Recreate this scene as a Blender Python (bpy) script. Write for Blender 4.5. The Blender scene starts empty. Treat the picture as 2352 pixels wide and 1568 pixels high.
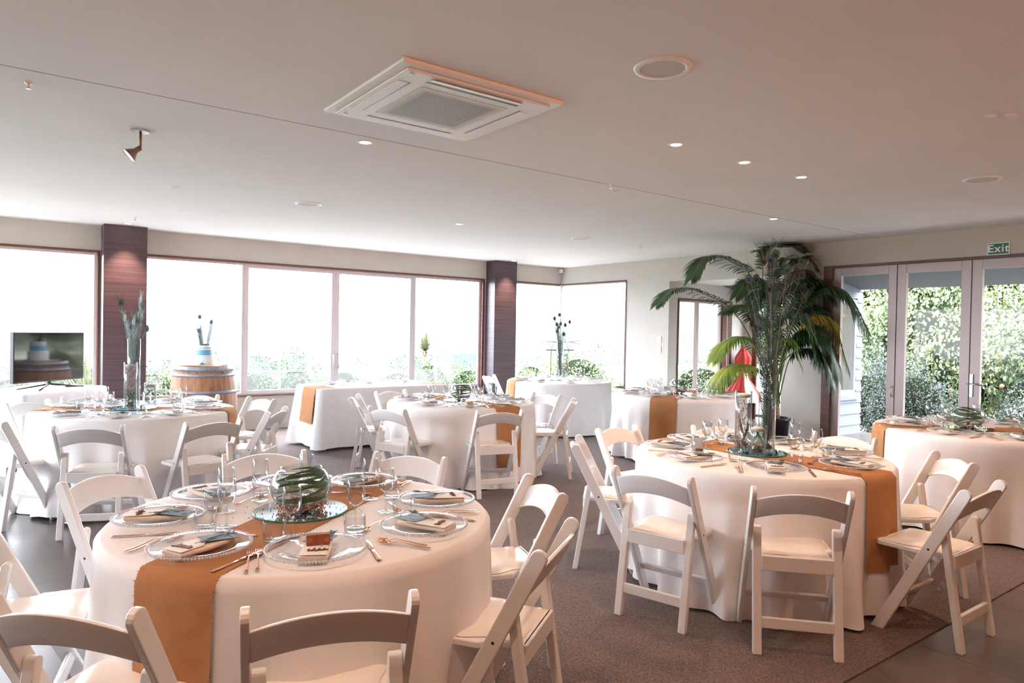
import bpy, math, random
from mathutils import Vector, Matrix
import numpy as np
random.seed(7)
PI = math.pi
S = bpy.context.scene
COL = S.collection

# ------------------------------------------------------------ camera
F_PX, YAW, PITCH, ROLL, HCAM = 1590.81, math.radians(36.62938861), math.radians(-0.82355704), math.radians(1.0816589), 1.467
fw = Vector((math.sin(YAW)*math.cos(PITCH), math.cos(YAW)*math.cos(PITCH), math.sin(PITCH)))
r0 = Vector((math.cos(YAW), -math.sin(YAW), 0)); u0 = r0.cross(fw)
rt = r0*math.cos(ROLL)+u0*math.sin(ROLL); up = -r0*math.sin(ROLL)+u0*math.cos(ROLL)
CAMP = Vector((0, 0, HCAM))
cd = bpy.data.cameras.new('camera'); cam = bpy.data.objects.new('camera', cd); COL.objects.link(cam)
cd.sensor_width = 36; cd.lens = F_PX/2352*36; cd.clip_start = 0.05; cd.clip_end = 2000
M = Matrix.Identity(4)
for i in range(3):
    M[i][0] = rt[i]; M[i][1] = up[i]; M[i][2] = -fw[i]; M[i][3] = CAMP[i]
cam.matrix_world = M
S.camera = cam

# ------------------------------------------------------------ world, exposure
SKY = 26.0
w = bpy.data.worlds.new('overcast_sky'); S.world = w; w.use_nodes = True
nt = w.node_tree; bg = nt.nodes['Background']
bg.inputs[1].default_value = SKY
tc = nt.nodes.new('ShaderNodeTexCoord'); sp = nt.nodes.new('ShaderNodeSeparateXYZ'); cr = nt.nodes.new('ShaderNodeValToRGB')
nt.links.new(tc.outputs['Generated'], sp.inputs[0]); nt.links.new(sp.outputs[2], cr.inputs[0]); nt.links.new(cr.outputs[0], bg.inputs[0])
cr.color_ramp.elements[0].color = (0.85, 0.88, 0.98, 1); cr.color_ramp.elements[1].color = (0.855, 0.885, 1.0, 1)
S.view_settings.view_transform = 'Standard'; S.view_settings.look = 'None'
S.view_settings.exposure = 0.12; S.view_settings.gamma = 1.0; S.view_settings.use_curve_mapping = False
S.cycles.use_denoising = True; S.cycles.max_bounces = 9; S.cycles.diffuse_bounces = 5; S.cycles.glossy_bounces = 4
S.cycles.transparent_max_bounces = 28; S.cycles.transmission_bounces = 4
S.cycles.caustics_reflective = False; S.cycles.caustics_refractive = False
S.cycles.sample_clamp_indirect = 6.0
LAMPCOL = (1.0, 0.64, 0.44)
LAMPW = 70.0
UPW = 560.0
UPCOL = (1.0, 0.38, 0.17)

def portal(name, loc, rot, sx, sy):
    l = bpy.data.lights.new(name, 'AREA'); l.shape = 'RECTANGLE'; l.size = sx; l.size_y = sy
    l.cycles.is_portal = True
    o = bpy.data.objects.new(name, l); COL.objects.link(o); o.location = loc; o.rotation_euler = rot
portal('daylight_portal', (4.2, 10.34, 1.43), (-PI/2, 0, 0), 5.5, 2.0)
portal('daylight_portal', (-1.6, 10.34, 1.43), (-PI/2, 0, 0), 5.5, 2.0)
portal('daylight_portal', (-4.75, 7.35, 1.35), (0, -PI/2, 0), 2.1, 4.3)
portal('daylight_portal', (8.0, 10.34, 1.43), (-PI/2, 0, 0), 1.3, 2.0)
portal('daylight_portal', (8.92, 9.2, 1.43), (0, PI/2, 0), 2.0, 1.8)
portal('daylight_portal', (8.92, 3.2, 1.2), (0, PI/2, 0), 2.3, 3.3)

# ------------------------------------------------------------ pixel helpers (2352x1568 frame of the photograph)
def ray(px, py): return fw + rt*((px-1176)/F_PX) - up*((py-784)/F_PX)
def onz(px, py, z):
    d = ray(px, py); return CAMP + d*((z-HCAM)/d.z)
def ony(px, py, y):
    d = ray(px, py); return CAMP + d*(y/d.y)
def onx(px, py, x):
    d = ray(px, py); return CAMP + d*(x/d.x)
def atd(px, py, dep): return CAMP + ray(px, py)*dep

# ------------------------------------------------------------ materials
def mat(name, col=(0.8, 0.8, 0.8), rough=0.5, metal=0.0, spec=0.5, emit=None, estr=0, coat=0):
    m = bpy.data.materials.new(name); m.use_nodes = True
    b = m.node_tree.nodes['Principled BSDF']
    b.inputs['Base Color'].default_value = (*col, 1); b.inputs['Roughness'].default_value = rough
    b.inputs['Metallic'].default_value = metal; b.inputs['Specular IOR Level'].default_value = spec
    b.inputs['Coat Weight'].default_value = coat
    if emit: b.inputs['Emission Color'].default_value = (*emit, 1); b.inputs['Emission Strength'].default_value = estr
    return m
def ntree(m): return m.node_tree, m.node_tree.nodes, m.node_tree.links, m.node_tree.nodes['Principled BSDF']
def noisy(m, c1, c2, scale=(20, 20, 20), detail=4, bump=0.0, bscale=None, lo=.35, hi=.65, coord='Object', dist=0.01):
    t, n, l, b = ntree(m)
    tc = n.new('ShaderNodeTexCoord'); mp = n.new('ShaderNodeMapping'); mp.inputs['Scale'].default_value = scale
    no = n.new('ShaderNodeTexNoise'); no.inputs['Scale'].default_value = 1; no.inputs['Detail'].default_value = detail
    rp = n.new('ShaderNodeValToRGB'); rp.color_ramp.elements[0].color = (*c1, 1); rp.color_ramp.elements[1].color = (*c2, 1)
    rp.color_ramp.elements[0].position = lo; rp.color_ramp.elements[1].position = hi
    l.new(tc.outputs[coord], mp.inputs[0]); l.new(mp.outputs[0], no.inputs[0]); l.new(no.outputs[0], rp.inputs[0]); l.new(rp.outputs[0], b.inputs['Base Color'])
    if bump:
        bp = n.new('ShaderNodeBump'); bp.inputs['Strength'].default_value = bump; bp.inputs['Distance'].default_value = dist
        if bscale:
            n2 = n.new('ShaderNodeTexNoise'); n2.inputs['Scale'].default_value = bscale; n2.inputs['Detail'].default_value = 3
            l.new(tc.outputs[coord], n2.inputs[0]); l.new(n2.outputs[0], bp.inputs['Height'])
        else: l.new(no.outputs[0], bp.inputs['Height'])
        l.new(bp.outputs[0], b.inputs['Normal'])
    return m
def glassmat(name, tint=(0.97, 0.98, 0.98), edge=(0.72, 0.76, 0.78), gain=1.15, base=0.0):
    m = bpy.data.materials.new(name); m.use_nodes = True; t = m.node_tree; n = t.nodes; l = t.links
    for x in list(n): n.remove(x)
    o = n.new('ShaderNodeOutputMaterial'); mx = n.new('ShaderNodeMixShader'); tr = n.new('ShaderNodeBsdfTransparent'); gl = n.new('ShaderNodeBsdfGlossy')
    gl.inputs['Roughness'].default_value = 0.03
    l0 = n.new('ShaderNodeLayerWeight'); l0.inputs[0].default_value = 0.5
    fr = n.new('ShaderNodeMath'); fr.operation = 'POWER'; fr.inputs[1].default_value = 4.0; l.new(l0.outputs['Facing'], fr.inputs[0])
    mu = n.new('ShaderNodeMath'); mu.operation = 'MULTIPLY_ADD'; mu.inputs[1].default_value = gain; mu.inputs[2].default_value = base+.04; mu.use_clamp = True
    lw = n.new('ShaderNodeLayerWeight'); lw.inputs[0].default_value = 0.12
    cm = n.new('ShaderNodeMix'); cm.data_type = 'RGBA'; cm.inputs[6].default_value = (*tint, 1); cm.inputs[7].default_value = (*edge, 1)
    l.new(lw.outputs['Facing'], cm.inputs[0]); l.new(cm.outputs[2], tr.inputs[0])
    l.new(fr.outputs[0], mu.inputs[0]); l.new(mu.outputs[0], mx.inputs[0]); l.new(tr.outputs[0], mx.inputs[1]); l.new(gl.outputs[0], mx.inputs[2]); l.new(mx.outputs[0], o.inputs[0])
    return m

WALL = mat('wall_paint', (0.51, 0.485, 0.44), 0.85)
noisy(WALL, (0.50, 0.475, 0.43), (0.52, 0.495, 0.45), (3, 3, 3), 2, 0.05, 300)
CEIL = noisy(mat('ceiling_paint', (0.8, 0.78, 0.76), 0.9), (0.84, 0.83, 0.82), (0.86, 0.85, 0.84), (2, 2, 2), 2, 0.03, 250)
SEAM = mat('ceiling_seam', (0.35, 0.24, 0.18), 0.9)
BROWN = noisy(mat('brown_timber', (0.09, 0.035, 0.025), 0.45), (0.07, 0.025, 0.02), (0.13, 0.05, 0.035), (2, 2, 60), 3)
ALU = mat('pale_aluminium', (0.62, 0.58, 0.60), 0.4, 0.25)
TAUPE = mat('taupe_aluminium', (0.38, 0.31, 0.30), 0.4, 0.2)
PANE = glassmat('window_glass', (0.97, 0.985, 0.98), (0.9, 0.94, 0.94), 0.8, -0.025)
GLASS = glassmat('drinking_glass', (0.985, 0.988, 0.988), (0.58, 0.61, 0.64), 1.6, 0.0)
VGLASS = glassmat('vase_glass', (0.95, 0.965, 0.965), (0.60, 0.66, 0.67), 1.2, 0.0)
WATER = glassmat('vase_water', (0.96, 0.98, 0.98), (0.85, 0.9, 0.9), 1.2, 0.0)
PLGL = glassmat('plate_glass', (0.99, 0.992, 0.995), (0.975, 0.98, 0.985), 0.7, -0.015)
BEAD = glassmat('glass_bead', (0.95, 0.96, 0.98), (0.78, 0.82, 0.87), 1.2, 0.04)
def beadmix(m):
    n, l = m.node_tree.nodes, m.node_tree.links; o = [x for x in n if x.type == 'OUTPUT_MATERIAL'][0]; src = o.inputs[0].links[0].from_socket
    d = n.new('ShaderNodeBsdfDiffuse'); d.inputs[0].default_value = (0.85, 0.87, 0.92, 1); mx = n.new('ShaderNodeMixShader'); mx.inputs[0].default_value = 0.45
    l.new(src, mx.inputs[1]); l.new(d.outputs[0], mx.inputs[2]); l.new(mx.outputs[0], o.inputs[0])
beadmix(BEAD)
CHAIRW = noisy(mat('white_resin', (0.80, 0.79, 0.78), 0.28, spec=0.5), (0.79, 0.78, 0.77), (0.82, 0.81, 0.80), (6, 6, 6), 2)
VINYL = noisy(mat('cream_vinyl', (0.80, 0.76, 0.70), 0.25), (0.79, 0.75, 0.69), (0.82, 0.78, 0.72), (9, 9, 9), 3, 0.12, 25, dist=0.004)
CLOTH = noisy(mat('white_linen', (0.84, 0.83, 0.83), 0.8, spec=0.2), (0.82, 0.81, 0.81), (0.86, 0.85, 0.85), (5, 5, 5), 3, 0.10, 500, dist=0.002)
BURLAP = mat('burlap', (0.55, 0.30, 0.13), 0.95, spec=0.1)
def burlap(m):
    t, n, l, b = ntree(m)
    tc = n.new('ShaderNodeTexCoord'); no = n.new('ShaderNodeTexNoise'); no.inputs['Scale'].default_value = 14; no.inputs['Detail'].default_value = 5
    rp = n.new('ShaderNodeValToRGB'); rp.color_ramp.elements[0].color = (0.37, 0.17, 0.072, 1); rp.color_ramp.elements[1].color = (0.52, 0.27, 0.13, 1)
    l.new(tc.outputs['Object'], no.inputs[0]); l.new(no.outputs[0], rp.inputs[0])
    w1 = n.new('ShaderNodeTexWave'); w1.inputs['Scale'].default_value = 110; w1.bands_direction = 'X'
    w2 = n.new('ShaderNodeTexWave'); w2.inputs['Scale'].default_value = 110; w2.bands_direction = 'Y'
    for x in (w1, w2): l.new(tc.outputs['UV'], x.inputs[0])
    a = n.new('ShaderNodeMath'); a.operation = 'ADD'; l.new(w1.outputs['Fac'], a.inputs[0]); l.new(w2.outputs['Fac'], a.inputs[1])
    bp = n.new('ShaderNodeBump'); bp.inputs['Strength'].default_value = 0.35; bp.inputs['Distance'].default_value = 0.002
    l.new(a.outputs[0], bp.inputs['Height']); l.new(bp.outputs[0], b.inputs['Normal']); l.new(rp.outputs[0], b.inputs['Base Color'])
burlap(BURLAP)
COPPER = mat('rose_copper', (0.86, 0.42, 0.24), 0.2, 1.0)
NAPK = noisy(mat('napkin_linen', (0.80, 0.70, 0.60), 0.85), (0.78, 0.68, 0.58), (0.84, 0.75, 0.66), (30, 30, 30), 3, 0.1, 400)
MENU = noisy(mat('menu_card', (0.06, 0.11, 0.14), 0.6), (0.055, 0.10, 0.13), (0.075, 0.13, 0.165), (40, 40, 40), 3)
PALETXT = mat('card_print', (0.45, 0.50, 0.52), 0.6)
PALECARD = mat('pale_blue_card', (0.35, 0.48, 0.55), 0.7)
TAGW = mat('laser_cut_wood', (0.16, 0.06, 0.035), 0.6)
TAGT = mat('laser_cut_wood_face', (0.55, 0.36, 0.24), 0.6)
FAVOUR = noisy(mat('brown_favour_card', (0.24, 0.07, 0.03), 0.55), (0.2, 0.055, 0.025), (0.28, 0.085, 0.04), (50, 50, 50), 3)
KRAFT = mat('kraft_card', (0.55, 0.38, 0.26), 0.8)
WHITEC = mat('white_card', (0.8, 0.8, 0.8), 0.7)
MIRROR = mat('mirror', (0.75, 0.85, 0.85), 0.03, 1.0)
MEDGE = mat('mirror_green_edge', (0.02, 0.22, 0.20), 0.15)
LEAFG = noisy(mat('strap_leaf', (0.05, 0.12, 0.035), 0.35), (0.03, 0.085, 0.02), (0.10, 0.20, 0.06), (60, 60, 4), 3)
STONE = noisy(mat('river_stone', (0.2, 0.1, 0.07), 0.45), (0.12, 0.06, 0.04), (0.33, 0.18, 0.12), (25, 25, 25), 3)
COPBEAD = mat('copper_bead', (0.72, 0.36, 0.27), 0.3, 0.55)
PINK = mat('pink_berry', (0.62, 0.38, 0.40), 0.5)
TEAL = mat('turquoise_crystal', (0.04, 0.50, 0.58), 0.12, 0.0, 0.8)
CANDLE = mat('cream_wax', (0.82, 0.72, 0.60), 0.45)
QUILL = mat('feather_quill', (0.45, 0.40, 0.33), 0.6)
BARB = noisy(mat('peacock_barbs', (0.05, 0.12, 0.10), 0.45), (0.018, 0.042, 0.03), (0.045, 0.13, 0.125), (20, 20, 20), 2)
EYE1 = mat('peacock_bronze', (0.10, 0.085, 0.03), 0.5); EYE2 = mat('peacock_teal', (0.01, 0.12, 0.15), 0.5); EYE3 = mat('peacock_blue', (0.006, 0.012, 0.07), 0.5)
PILLAR = mat('striped_veneer', (0.09, 0.05, 0.05), 0.35)
noisy(PILLAR, (0.034, 0.023, 0.031), (0.080, 0.052, 0.062), (1.2, 1.2, 75), 5, lo=.3, hi=.72)
BLACK = mat('black_plastic', (0.012, 0.012, 0.014), 0.35)
SCREEN = mat('black_screen', (0.01, 0.01, 0.012), 0.06, spec=0.7)
STEEL = mat('brushed_steel', (0.55, 0.54, 0.53), 0.3, 1.0)
HOOP = noisy(mat('galvanised_hoop', (0.30, 0.33, 0.38), 0.5, 0.5), (0.25, 0.28, 0.33), (0.38, 0.41, 0.46), (15, 15, 15), 3)
OAK = noisy(mat('barrel_oak', (0.34, 0.15, 0.07), 0.6), (0.20, 0.085, 0.04), (0.48, 0.24, 0.125), (22, 22, 2.0), 5, lo=.3, hi=.7)
OAKH = noisy(mat('barrel_head_oak', (0.5, 0.33, 0.2), 0.6), (0.42, 0.26, 0.16), (0.60, 0.42, 0.28), (2, 30, 2), 4)
WHITEP = mat('white_plastic', (0.82, 0.82, 0.80), 0.4)
GREYP = mat('speaker_mesh', (0.66, 0.62, 0.60), 0.8)
ICING = mat('white_icing', (0.80, 0.84, 0.86), 0.5); 
BLUEI = mat('blue_icing', (0.03, 0.38, 0.62), 0.45)
GREEN = mat('exit_green', (0.0, 0.13, 0.09), 0.5)
WHITES = mat('sign_white', (0.85, 0.86, 0.84), 0.5)
POT = mat('black_pot', (0.012, 0.012, 0.015), 0.35)
TRUNK = noisy(mat('palm_trunk', (0.28, 0.17, 0.11), 0.8), (0.18, 0.10, 0.06), (0.40, 0.27, 0.18), (6, 6, 60), 3)
PETI = mat('palm_petiole', (0.16, 0.20, 0.05), 0.5)
FROND = noisy(mat('palm_leaflets', (0.025, 0.075, 0.02), 0.4), (0.010, 0.035, 0.011), (0.032, 0.085, 0.022), (4, 4, 4), 3)
FRONDL = noisy(mat('palm_leaflets_fresh', (0.13, 0.26, 0.04), 0.4), (0.10, 0.21, 0.03), (0.33, 0.36, 0.05), (3, 3, 3), 2, lo=.45, hi=.72)
FRONDY = noisy(mat('palm_leaflets_yellow', (0.5, 0.36, 0.05), 0.5), (0.10, 0.16, 0.03), (0.62, 0.42, 0.06), (4, 4, 4), 2)
WBOARD = mat('weatherboard_paint', (0.18, 0.20, 0.235), 0.6)
SOFFIT = mat('eave_soffit', (0.09, 0.095, 0.10), 0.8)
LAWN = noisy(mat('lawn', (0.16, 0.24, 0.08), 0.9), (0.20, 0.215, 0.17), (0.30, 0.31, 0.25), (0.5, 0.5, 0.5), 4)
PAVE = noisy(mat('terrace_paving', (0.66, 0.66, 0.66), 0.8), (0.36, 0.36, 0.37), (0.41, 0.41, 0.41), (2, 2, 2), 3)
HILL = noisy(mat('hillside', (0.05, 0.06, 0.055), 0.95), (0.038, 0.045, 0.043), (0.06, 0.066, 0.058), (0.03, 0.03, 0.03), 5)
PINE = noisy(mat('pine_slope', (0.16, 0.24, 0.22), 0.95), (0.026, 0.037, 0.037), (0.04, 0.05, 0.048), (0.15, 0.15, 0.15), 5)
SHR1 = noisy(mat('shrub_leaves', (0.16, 0.26, 0.09), 0.6), (0.035, 0.065, 0.022), (0.13, 0.17, 0.07), (1.5, 1.5, 1.5), 3)
SHR2 = noisy(mat('lime_shrub_leaves', (0.28, 0.38, 0.14), 0.6), (0.08, 0.12, 0.04), (0.21, 0.25, 0.10), (1.5, 1.5, 1.5), 3)
SHR3 = noisy(mat('grey_shrub_leaves', (0.13, 0.18, 0.14), 0.7), (0.03, 0.045, 0.035), (0.09, 0.11, 0.09), (1.5, 1.5, 1.5), 3)
FLAX = noisy(mat('flax_leaves', (0.34, 0.38, 0.2), 0.5), (0.06, 0.08, 0.03), (0.18, 0.18, 0.11), (8, 8, 8), 2)
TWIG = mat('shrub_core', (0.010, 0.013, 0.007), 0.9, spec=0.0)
REDF = mat('red_fabric', (0.42, 0.03, 0.02), 0.8)
WFAB = mat('white_fabric', (0.8, 0.78, 0.76), 0.8)
BULB = mat('lit_lamp', (1, 1, 1), 0.5, emit=(1.0, 0.86, 0.68), estr=14)

TILE = mat('floor_tile', (0.10, 0.085, 0.08), 0.22, spec=0.6)
def tile(m):
    t, n, l, b = ntree(m)
    g = n.new('ShaderNodeNewGeometry'); mp = n.new('ShaderNodeMapping')
    # joints along x at y = 1.489 + k*0.455, joints along y at x = 3.558 + k*0.915
    mp.inputs['Location'].default_value = (-(3.558-0.915*6)/1.0, -(1.489-0.455*14), 0)
    br = n.new('ShaderNodeTexBrick'); br.offset = 0.0; br.squash = 1.0
    br.inputs['Scale'].default_value = 1.0; br.inputs['Brick Width'].default_value = 0.915; br.inputs['Row Height'].default_value = 0.455
    br.inputs['Mortar Size'].default_value = 0.0035; br.inputs['Mortar Smooth'].default_value = 0.2; br.inputs['Bias'].default_value = 0
    br.inputs['Color1'].default_value = (0.105, 0.085, 0.078, 1); br.inputs['Color2'].default_value = (0.125, 0.102, 0.095, 1); br.inputs['Mortar'].default_value = (0.03, 0.026, 0.025, 1)
    no = n.new('ShaderNodeTexNoise'); no.inputs['Scale'].default_value = 1.3; no.inputs['Detail'].default_value = 1
    l.new(g.outputs['Position'], mp.inputs[0]); l.new(mp.outputs[0], br.inputs[0]); l.new(g.outputs['Position'], no.inputs[0])
    mx = n.new('ShaderNodeMix'); mx.data_type = 'RGBA'; mx.blend_type = 'MULTIPLY'; mx.inputs[0].default_value = 0.3
    l.new(br.outputs['Color'], mx.inputs[6]); l.new(no.outputs[0], mx.inputs[7]); l.new(mx.outputs[2], b.inputs['Base Color'])
    mr = n.new('ShaderNodeMapRange'); mr.inputs[3].default_value = 0.24; mr.inputs[4].default_value = 0.32
    l.new(no.outputs[0], mr.inputs[0]); l.new(mr.outputs[0], b.inputs['Roughness'])
    bp = n.new('ShaderNodeBump'); bp.inputs['Strength'].default_value = 0.4; bp.inputs['Distance'].default_value = 0.002; bp.invert = True
    l.new(br.outputs['Fac'], bp.inputs['Height']); l.new(bp.outputs[0], b.inputs['Normal'])
tile(TILE)
CARPET = mat('carpet_pile', (0.2, 0.15, 0.13), 0.95, spec=0.15)
def carpet(m):
    t, n, l, b = ntree(m)
    g = n.new('ShaderNodeNewGeometry')
    n1 = n.new('ShaderNodeTexNoise'); n1.inputs['Scale'].default_value = 125; n1.inputs['Detail'].default_value = 4
    n2 = n.new('ShaderNodeTexNoise'); n2.inputs['Scale'].default_value = 2.2; n2.inputs['Detail'].default_value = 3
    rp = n.new('ShaderNodeValToRGB'); rp.color_ramp.elements[0].position = .3; rp.color_ramp.elements[1].position = .7
    rp.color_ramp.elements[0].color = (0.055, 0.040, 0.036, 1); rp.color_ramp.elements[1].color = (0.22, 0.165, 0.145, 1)
    l.new(g.outputs['Position'], n1.inputs[0]); l.new(g.outputs['Position'], n2.inputs[0]); l.new(n1.outputs[0], rp.inputs[0])
    mx = n.new('ShaderNodeMix'); mx.data_type = 'RGBA'; mx.blend_type = 'MULTIPLY'; mx.inputs[0].default_value = 0.4
    r2 = n.new('ShaderNodeValToRGB'); r2.color_ramp.elements[0].position = .35; r2.color_ramp.elements[1].position = .65
    r2.color_ramp.elements[0].color = (0.7, 0.7, 0.7, 1); r2.color_ramp.elements[1].color = (1, 1, 1, 1); l.new(n2.outputs[0], r2.inputs[0])
    l.new(rp.outputs[0], mx.inputs[6]); l.new(r2.outputs[0], mx.inputs[7]); l.new(mx.outputs[2], b.inputs['Base Color'])
    bp = n.new('ShaderNodeBump'); bp.inputs['Strength'].default_value = 0.7; bp.inputs['Distance'].default_value = 0.006
    l.new(n1.outputs[0], bp.inputs['Height']); l.new(bp.outputs[0], b.inputs['Normal'])
    b.inputs['Sheen Weight'].default_value = 0.12; b.inputs['Sheen Roughness'].default_value = 0.5
carpet(CARPET)
GRILLE = mat('perforated_grille', (0.75, 0.7, 0.66), 0.5)
def grille(m):
    t, n, l, b = ntree(m)
    tc = n.new('ShaderNodeTexCoord'); sc = n.new('ShaderNodeVectorMath'); sc.operation = 'SCALE'; sc.inputs['Scale'].default_value = 1/0.0135
    fr = n.new('ShaderNodeVectorMath'); fr.operation = 'FRACTION'; sb = n.new('ShaderNodeVectorMath'); sb.operation = 'SUBTRACT'; sb.inputs[1].default_value = (0.5, 0.5, 0)
    mu = n.new('ShaderNodeVectorMath'); mu.operation = 'MULTIPLY'; mu.inputs[1].default_value = (1, 1, 0)
    ln = n.new('ShaderNodeVectorMath'); ln.operation = 'LENGTH'
    l.new(tc.outputs['Object'], sc.inputs[0]); l.new(sc.outputs[0], fr.inputs[0]); l.new(fr.outputs[0], sb.inputs[0]); l.new(sb.outputs[0], mu.inputs[0]); l.new(mu.outputs[0], ln.inputs[0])
    # hole radius shrinks near the edge of the grille
    ab = n.new('ShaderNodeVectorMath'); ab.operation = 'ABSOLUTE'; l.new(tc.outputs['Object'], ab.inputs[0])
    sx = n.new('ShaderNodeSeparateXYZ'); l.new(ab.outputs[0], sx.inputs[0])
    mxm = n.new('ShaderNodeMath'); mxm.operation = 'MAXIMUM'; l.new(sx.outputs[0], mxm.inputs[0]); l.new(sx.outputs[1], mxm.inputs[1])
    mr = n.new('ShaderNodeMapRange'); mr.inputs[1].default_value = 0.20; mr.inputs[2].default_value = 0.255; mr.inputs[3].default_value = 0.47; mr.inputs[4].default_value = 0.22
    l.new(mxm.outputs[0], mr.inputs[0])
    lt = n.new('ShaderNodeMath'); lt.operation = 'LESS_THAN'; l.new(ln.outputs['Value'], lt.inputs[0]); l.new(mr.outputs[0], lt.inputs[1])
    mx = n.new('ShaderNodeMix'); mx.data_type = 'RGBA'; mx.inputs[6].default_value = (0.8, 0.77, 0.74, 1); mx.inputs[7].default_value = (0.03, 0.018, 0.012, 1)
    l.new(lt.outputs[0], mx.inputs[0]); l.new(mx.outputs[2], b.inputs['Base Color'])
grille(GRILLE)
WEAVE = mat('rattan_weave', (0.75, 0.62, 0.52), 0.7)
def weave(m):
    t, n, l, b = ntree(m); tc = n.new('ShaderNodeTexCoord'); ck = n.new('ShaderNodeTexChecker'); ck.inputs['Scale'].default_value = 70
    ck.inputs['Color1'].default_value = (0.82, 0.72, 0.62, 1); ck.inputs['Color2'].default_value = (0.5, 0.34, 0.24, 1)
    l.new(tc.outputs['Object'], ck.inputs[0]); l.new(ck.outputs[0], b.inputs['Base Color'])
weave(WEAVE)

# ------------------------------------------------------------ mesh builder
class MB:
    def __init__(s): s.v = []; s.f = []; s.m = []; s.sm = []; s.mi = 0; s.T = None; s.smooth = False
    def add(s, vs, fs, smooth=None):
        k = len(s.v)
        for p in vs:
            p = Vector(p)
            if s.T is not None: p = s.T @ p
            s.v.append(p)
        for f in fs:
            s.f.append([k+i for i in f]); s.m.append(s.mi); s.sm.append(s.smooth if smooth is None else smooth)
    def box(s, x0, x1, y0, y1, z0, z1):
        s.add([(x0, y0, z0), (x1, y0, z0), (x1, y1, z0), (x0, y1, z0), (x0, y0, z1), (x1, y0, z1), (x1, y1, z1), (x0, y1, z1)],
              [(0, 3, 2, 1), (4, 5, 6, 7), (0, 1, 5, 4), (1, 2, 6, 5), (2, 3, 7, 6), (3, 0, 4, 7)], False); return s
    def lathe(s, prof, n=24, c=(0, 0, 0), smooth=True):
        vs = []; fs = []
        for r, z in prof:
            for i in range(n):
                a = 2*PI*i/n; vs.append((c[0]+r*math.cos(a), c[1]+r*math.sin(a), c[2]+z))
        for j in range(len(prof)-1):
            for i in range(n):
                i2 = (i+1) % n; fs.append((j*n+i, j*n+i2, (j+1)*n+i2, (j+1)*n+i))
        s.add(vs, fs, smooth); return s
    def disc(s, r, z, n=24, c=(0, 0), flip=False):
        vs = [(c[0]+r*math.cos(2*PI*i/n), c[1]+r*math.sin(2*PI*i/n), z) for i in range(n)]
        s.add(vs, [tuple(range(n))[::-1] if flip else tuple(range(n))], False); return s
    def cyl(s, r, z0, z1, n=24, c=(0, 0), r2=None):
        r2 = r if r2 is None else r2
        s.lathe([(r, z0), (r2, z1)], n, (c[0], c[1], 0)); s.disc(r, z0, n, c, True); s.disc(r2, z1, n, c); return s
    def tube(s, pts, r, n=6, cap=True):
        pts = [Vector(p) for p in pts]; vs = []; fs = []; m = len(pts)
        rr = r if isinstance(r, (list, tuple)) else [r]*m
        t0 = (pts[1]-pts[0]).normalized(); ref = Vector((0, 0, 1)) if abs(t0.z) < .9 else Vector((1, 0, 0))
        u = t0.cross(ref).normalized()
        for i, p in enumerate(pts):
            t = (pts[min(i+1, m-1)]-pts[max(i-1, 0)]).normalized()
            u = (u-t*u.dot(t)).normalized(); v = t.cross(u)
            for k in range(n):
                a = 2*PI*k/n; vs.append(p+(u*math.cos(a)+v*math.sin(a))*rr[i])
        for i in range(m-1):
            for k in range(n): fs.append((i*n+k, i*n+(k+1) % n, (i+1)*n+(k+1) % n, (i+1)*n+k))
        if cap: fs.append(tuple(range(n))[::-1]); fs.append(tuple(range((m-1)*n, m*n)))
        s.add(vs, fs, True); return s
    def sphere(s, c, r, nu=10, nv=7, sc=(1, 1, 1)):
        vs = []; fs = []
        for j in range(nv+1):
            th = PI*j/nv
            for i in range(nu):
                a = 2*PI*i/nu; vs.append((c[0]+r*sc[0]*math.sin(th)*math.cos(a), c[1]+r*sc[1]*math.sin(th)*math.sin(a), c[2]+r*sc[2]*math.cos(th)))
        for j in range(nv):
            for i in range(nu): fs.append((j*nu+i, (j+1)*nu+i, (j+1)*nu+(i+1) % nu, j*nu+(i+1) % nu))
        s.add(vs, fs, True); return s
    def prism(s, outline, axis, a0, a1):
        """outline: 2D points; extruded along axis ('x','y','z') from a0 to a1"""
        n = len(outline)
        def P(p, a): return {'x': (a, p[0], p[1]), 'y': (p[0], a, p[1]), 'z': (p[0], p[1], a)}[axis]
        vs = [P(p, a0) for p in outline]+[P(p, a1) for p in outline]
        fs = [tuple(range(n))[::-1], tuple(range(n, 2*n))]+[(i, (i+1) % n, n+(i+1) % n, n+i) for i in range(n)]
        s.add(vs, fs, False); return s
    def grid(s, fn, nu, nv, closed=False, smooth=True):
        vs = [fn(i/(nu if closed else nu-1) if nu > 1 else 0, j/(nv-1)) for j in range(nv) for i in range(nu)]
        fs = []
        for j in range(nv-1):
            for i in range(nu if closed else nu-1):
                i2 = (i+1) % nu; fs.append((j*nu+i, j*nu+i2, (j+1)*nu+i2, (j+1)*nu+i))
        s.add(vs, fs, smooth); return s
    def mesh(s, name, mats):
        me = bpy.data.meshes.new(name); me.from_pydata([tuple(v) for v in s.v], [], s.f)
        mats = mats if isinstance(mats, (list, tuple)) else [mats]
        for m in mats: me.materials.append(m)
        me.polygons.foreach_set('material_index', s.m); me.polygons.foreach_set('use_smooth', s.sm)
        me.validate(); me.update(); return me
    def obj(s, name, mats, parent=None, bevel=0, loc=None):
        o = bpy.data.objects.new(name, s.mesh(name, mats)); COL.objects.link(o)
        if parent: o.parent = parent
        if loc is not None: o.location = loc
        if bevel:
            b = o.modifiers.new('bevel', 'BEVEL'); b.width = bevel; b.segments = 2; b.limit_method = 'ANGLE'; b.angle_limit = math.radians(40)
        return o
def tag(o, label, cat, group=None, kind=None):
    o['label'] = label; o['category'] = cat
    if group: o['group'] = group
    if kind: o['kind'] = kind
    return o
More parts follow.
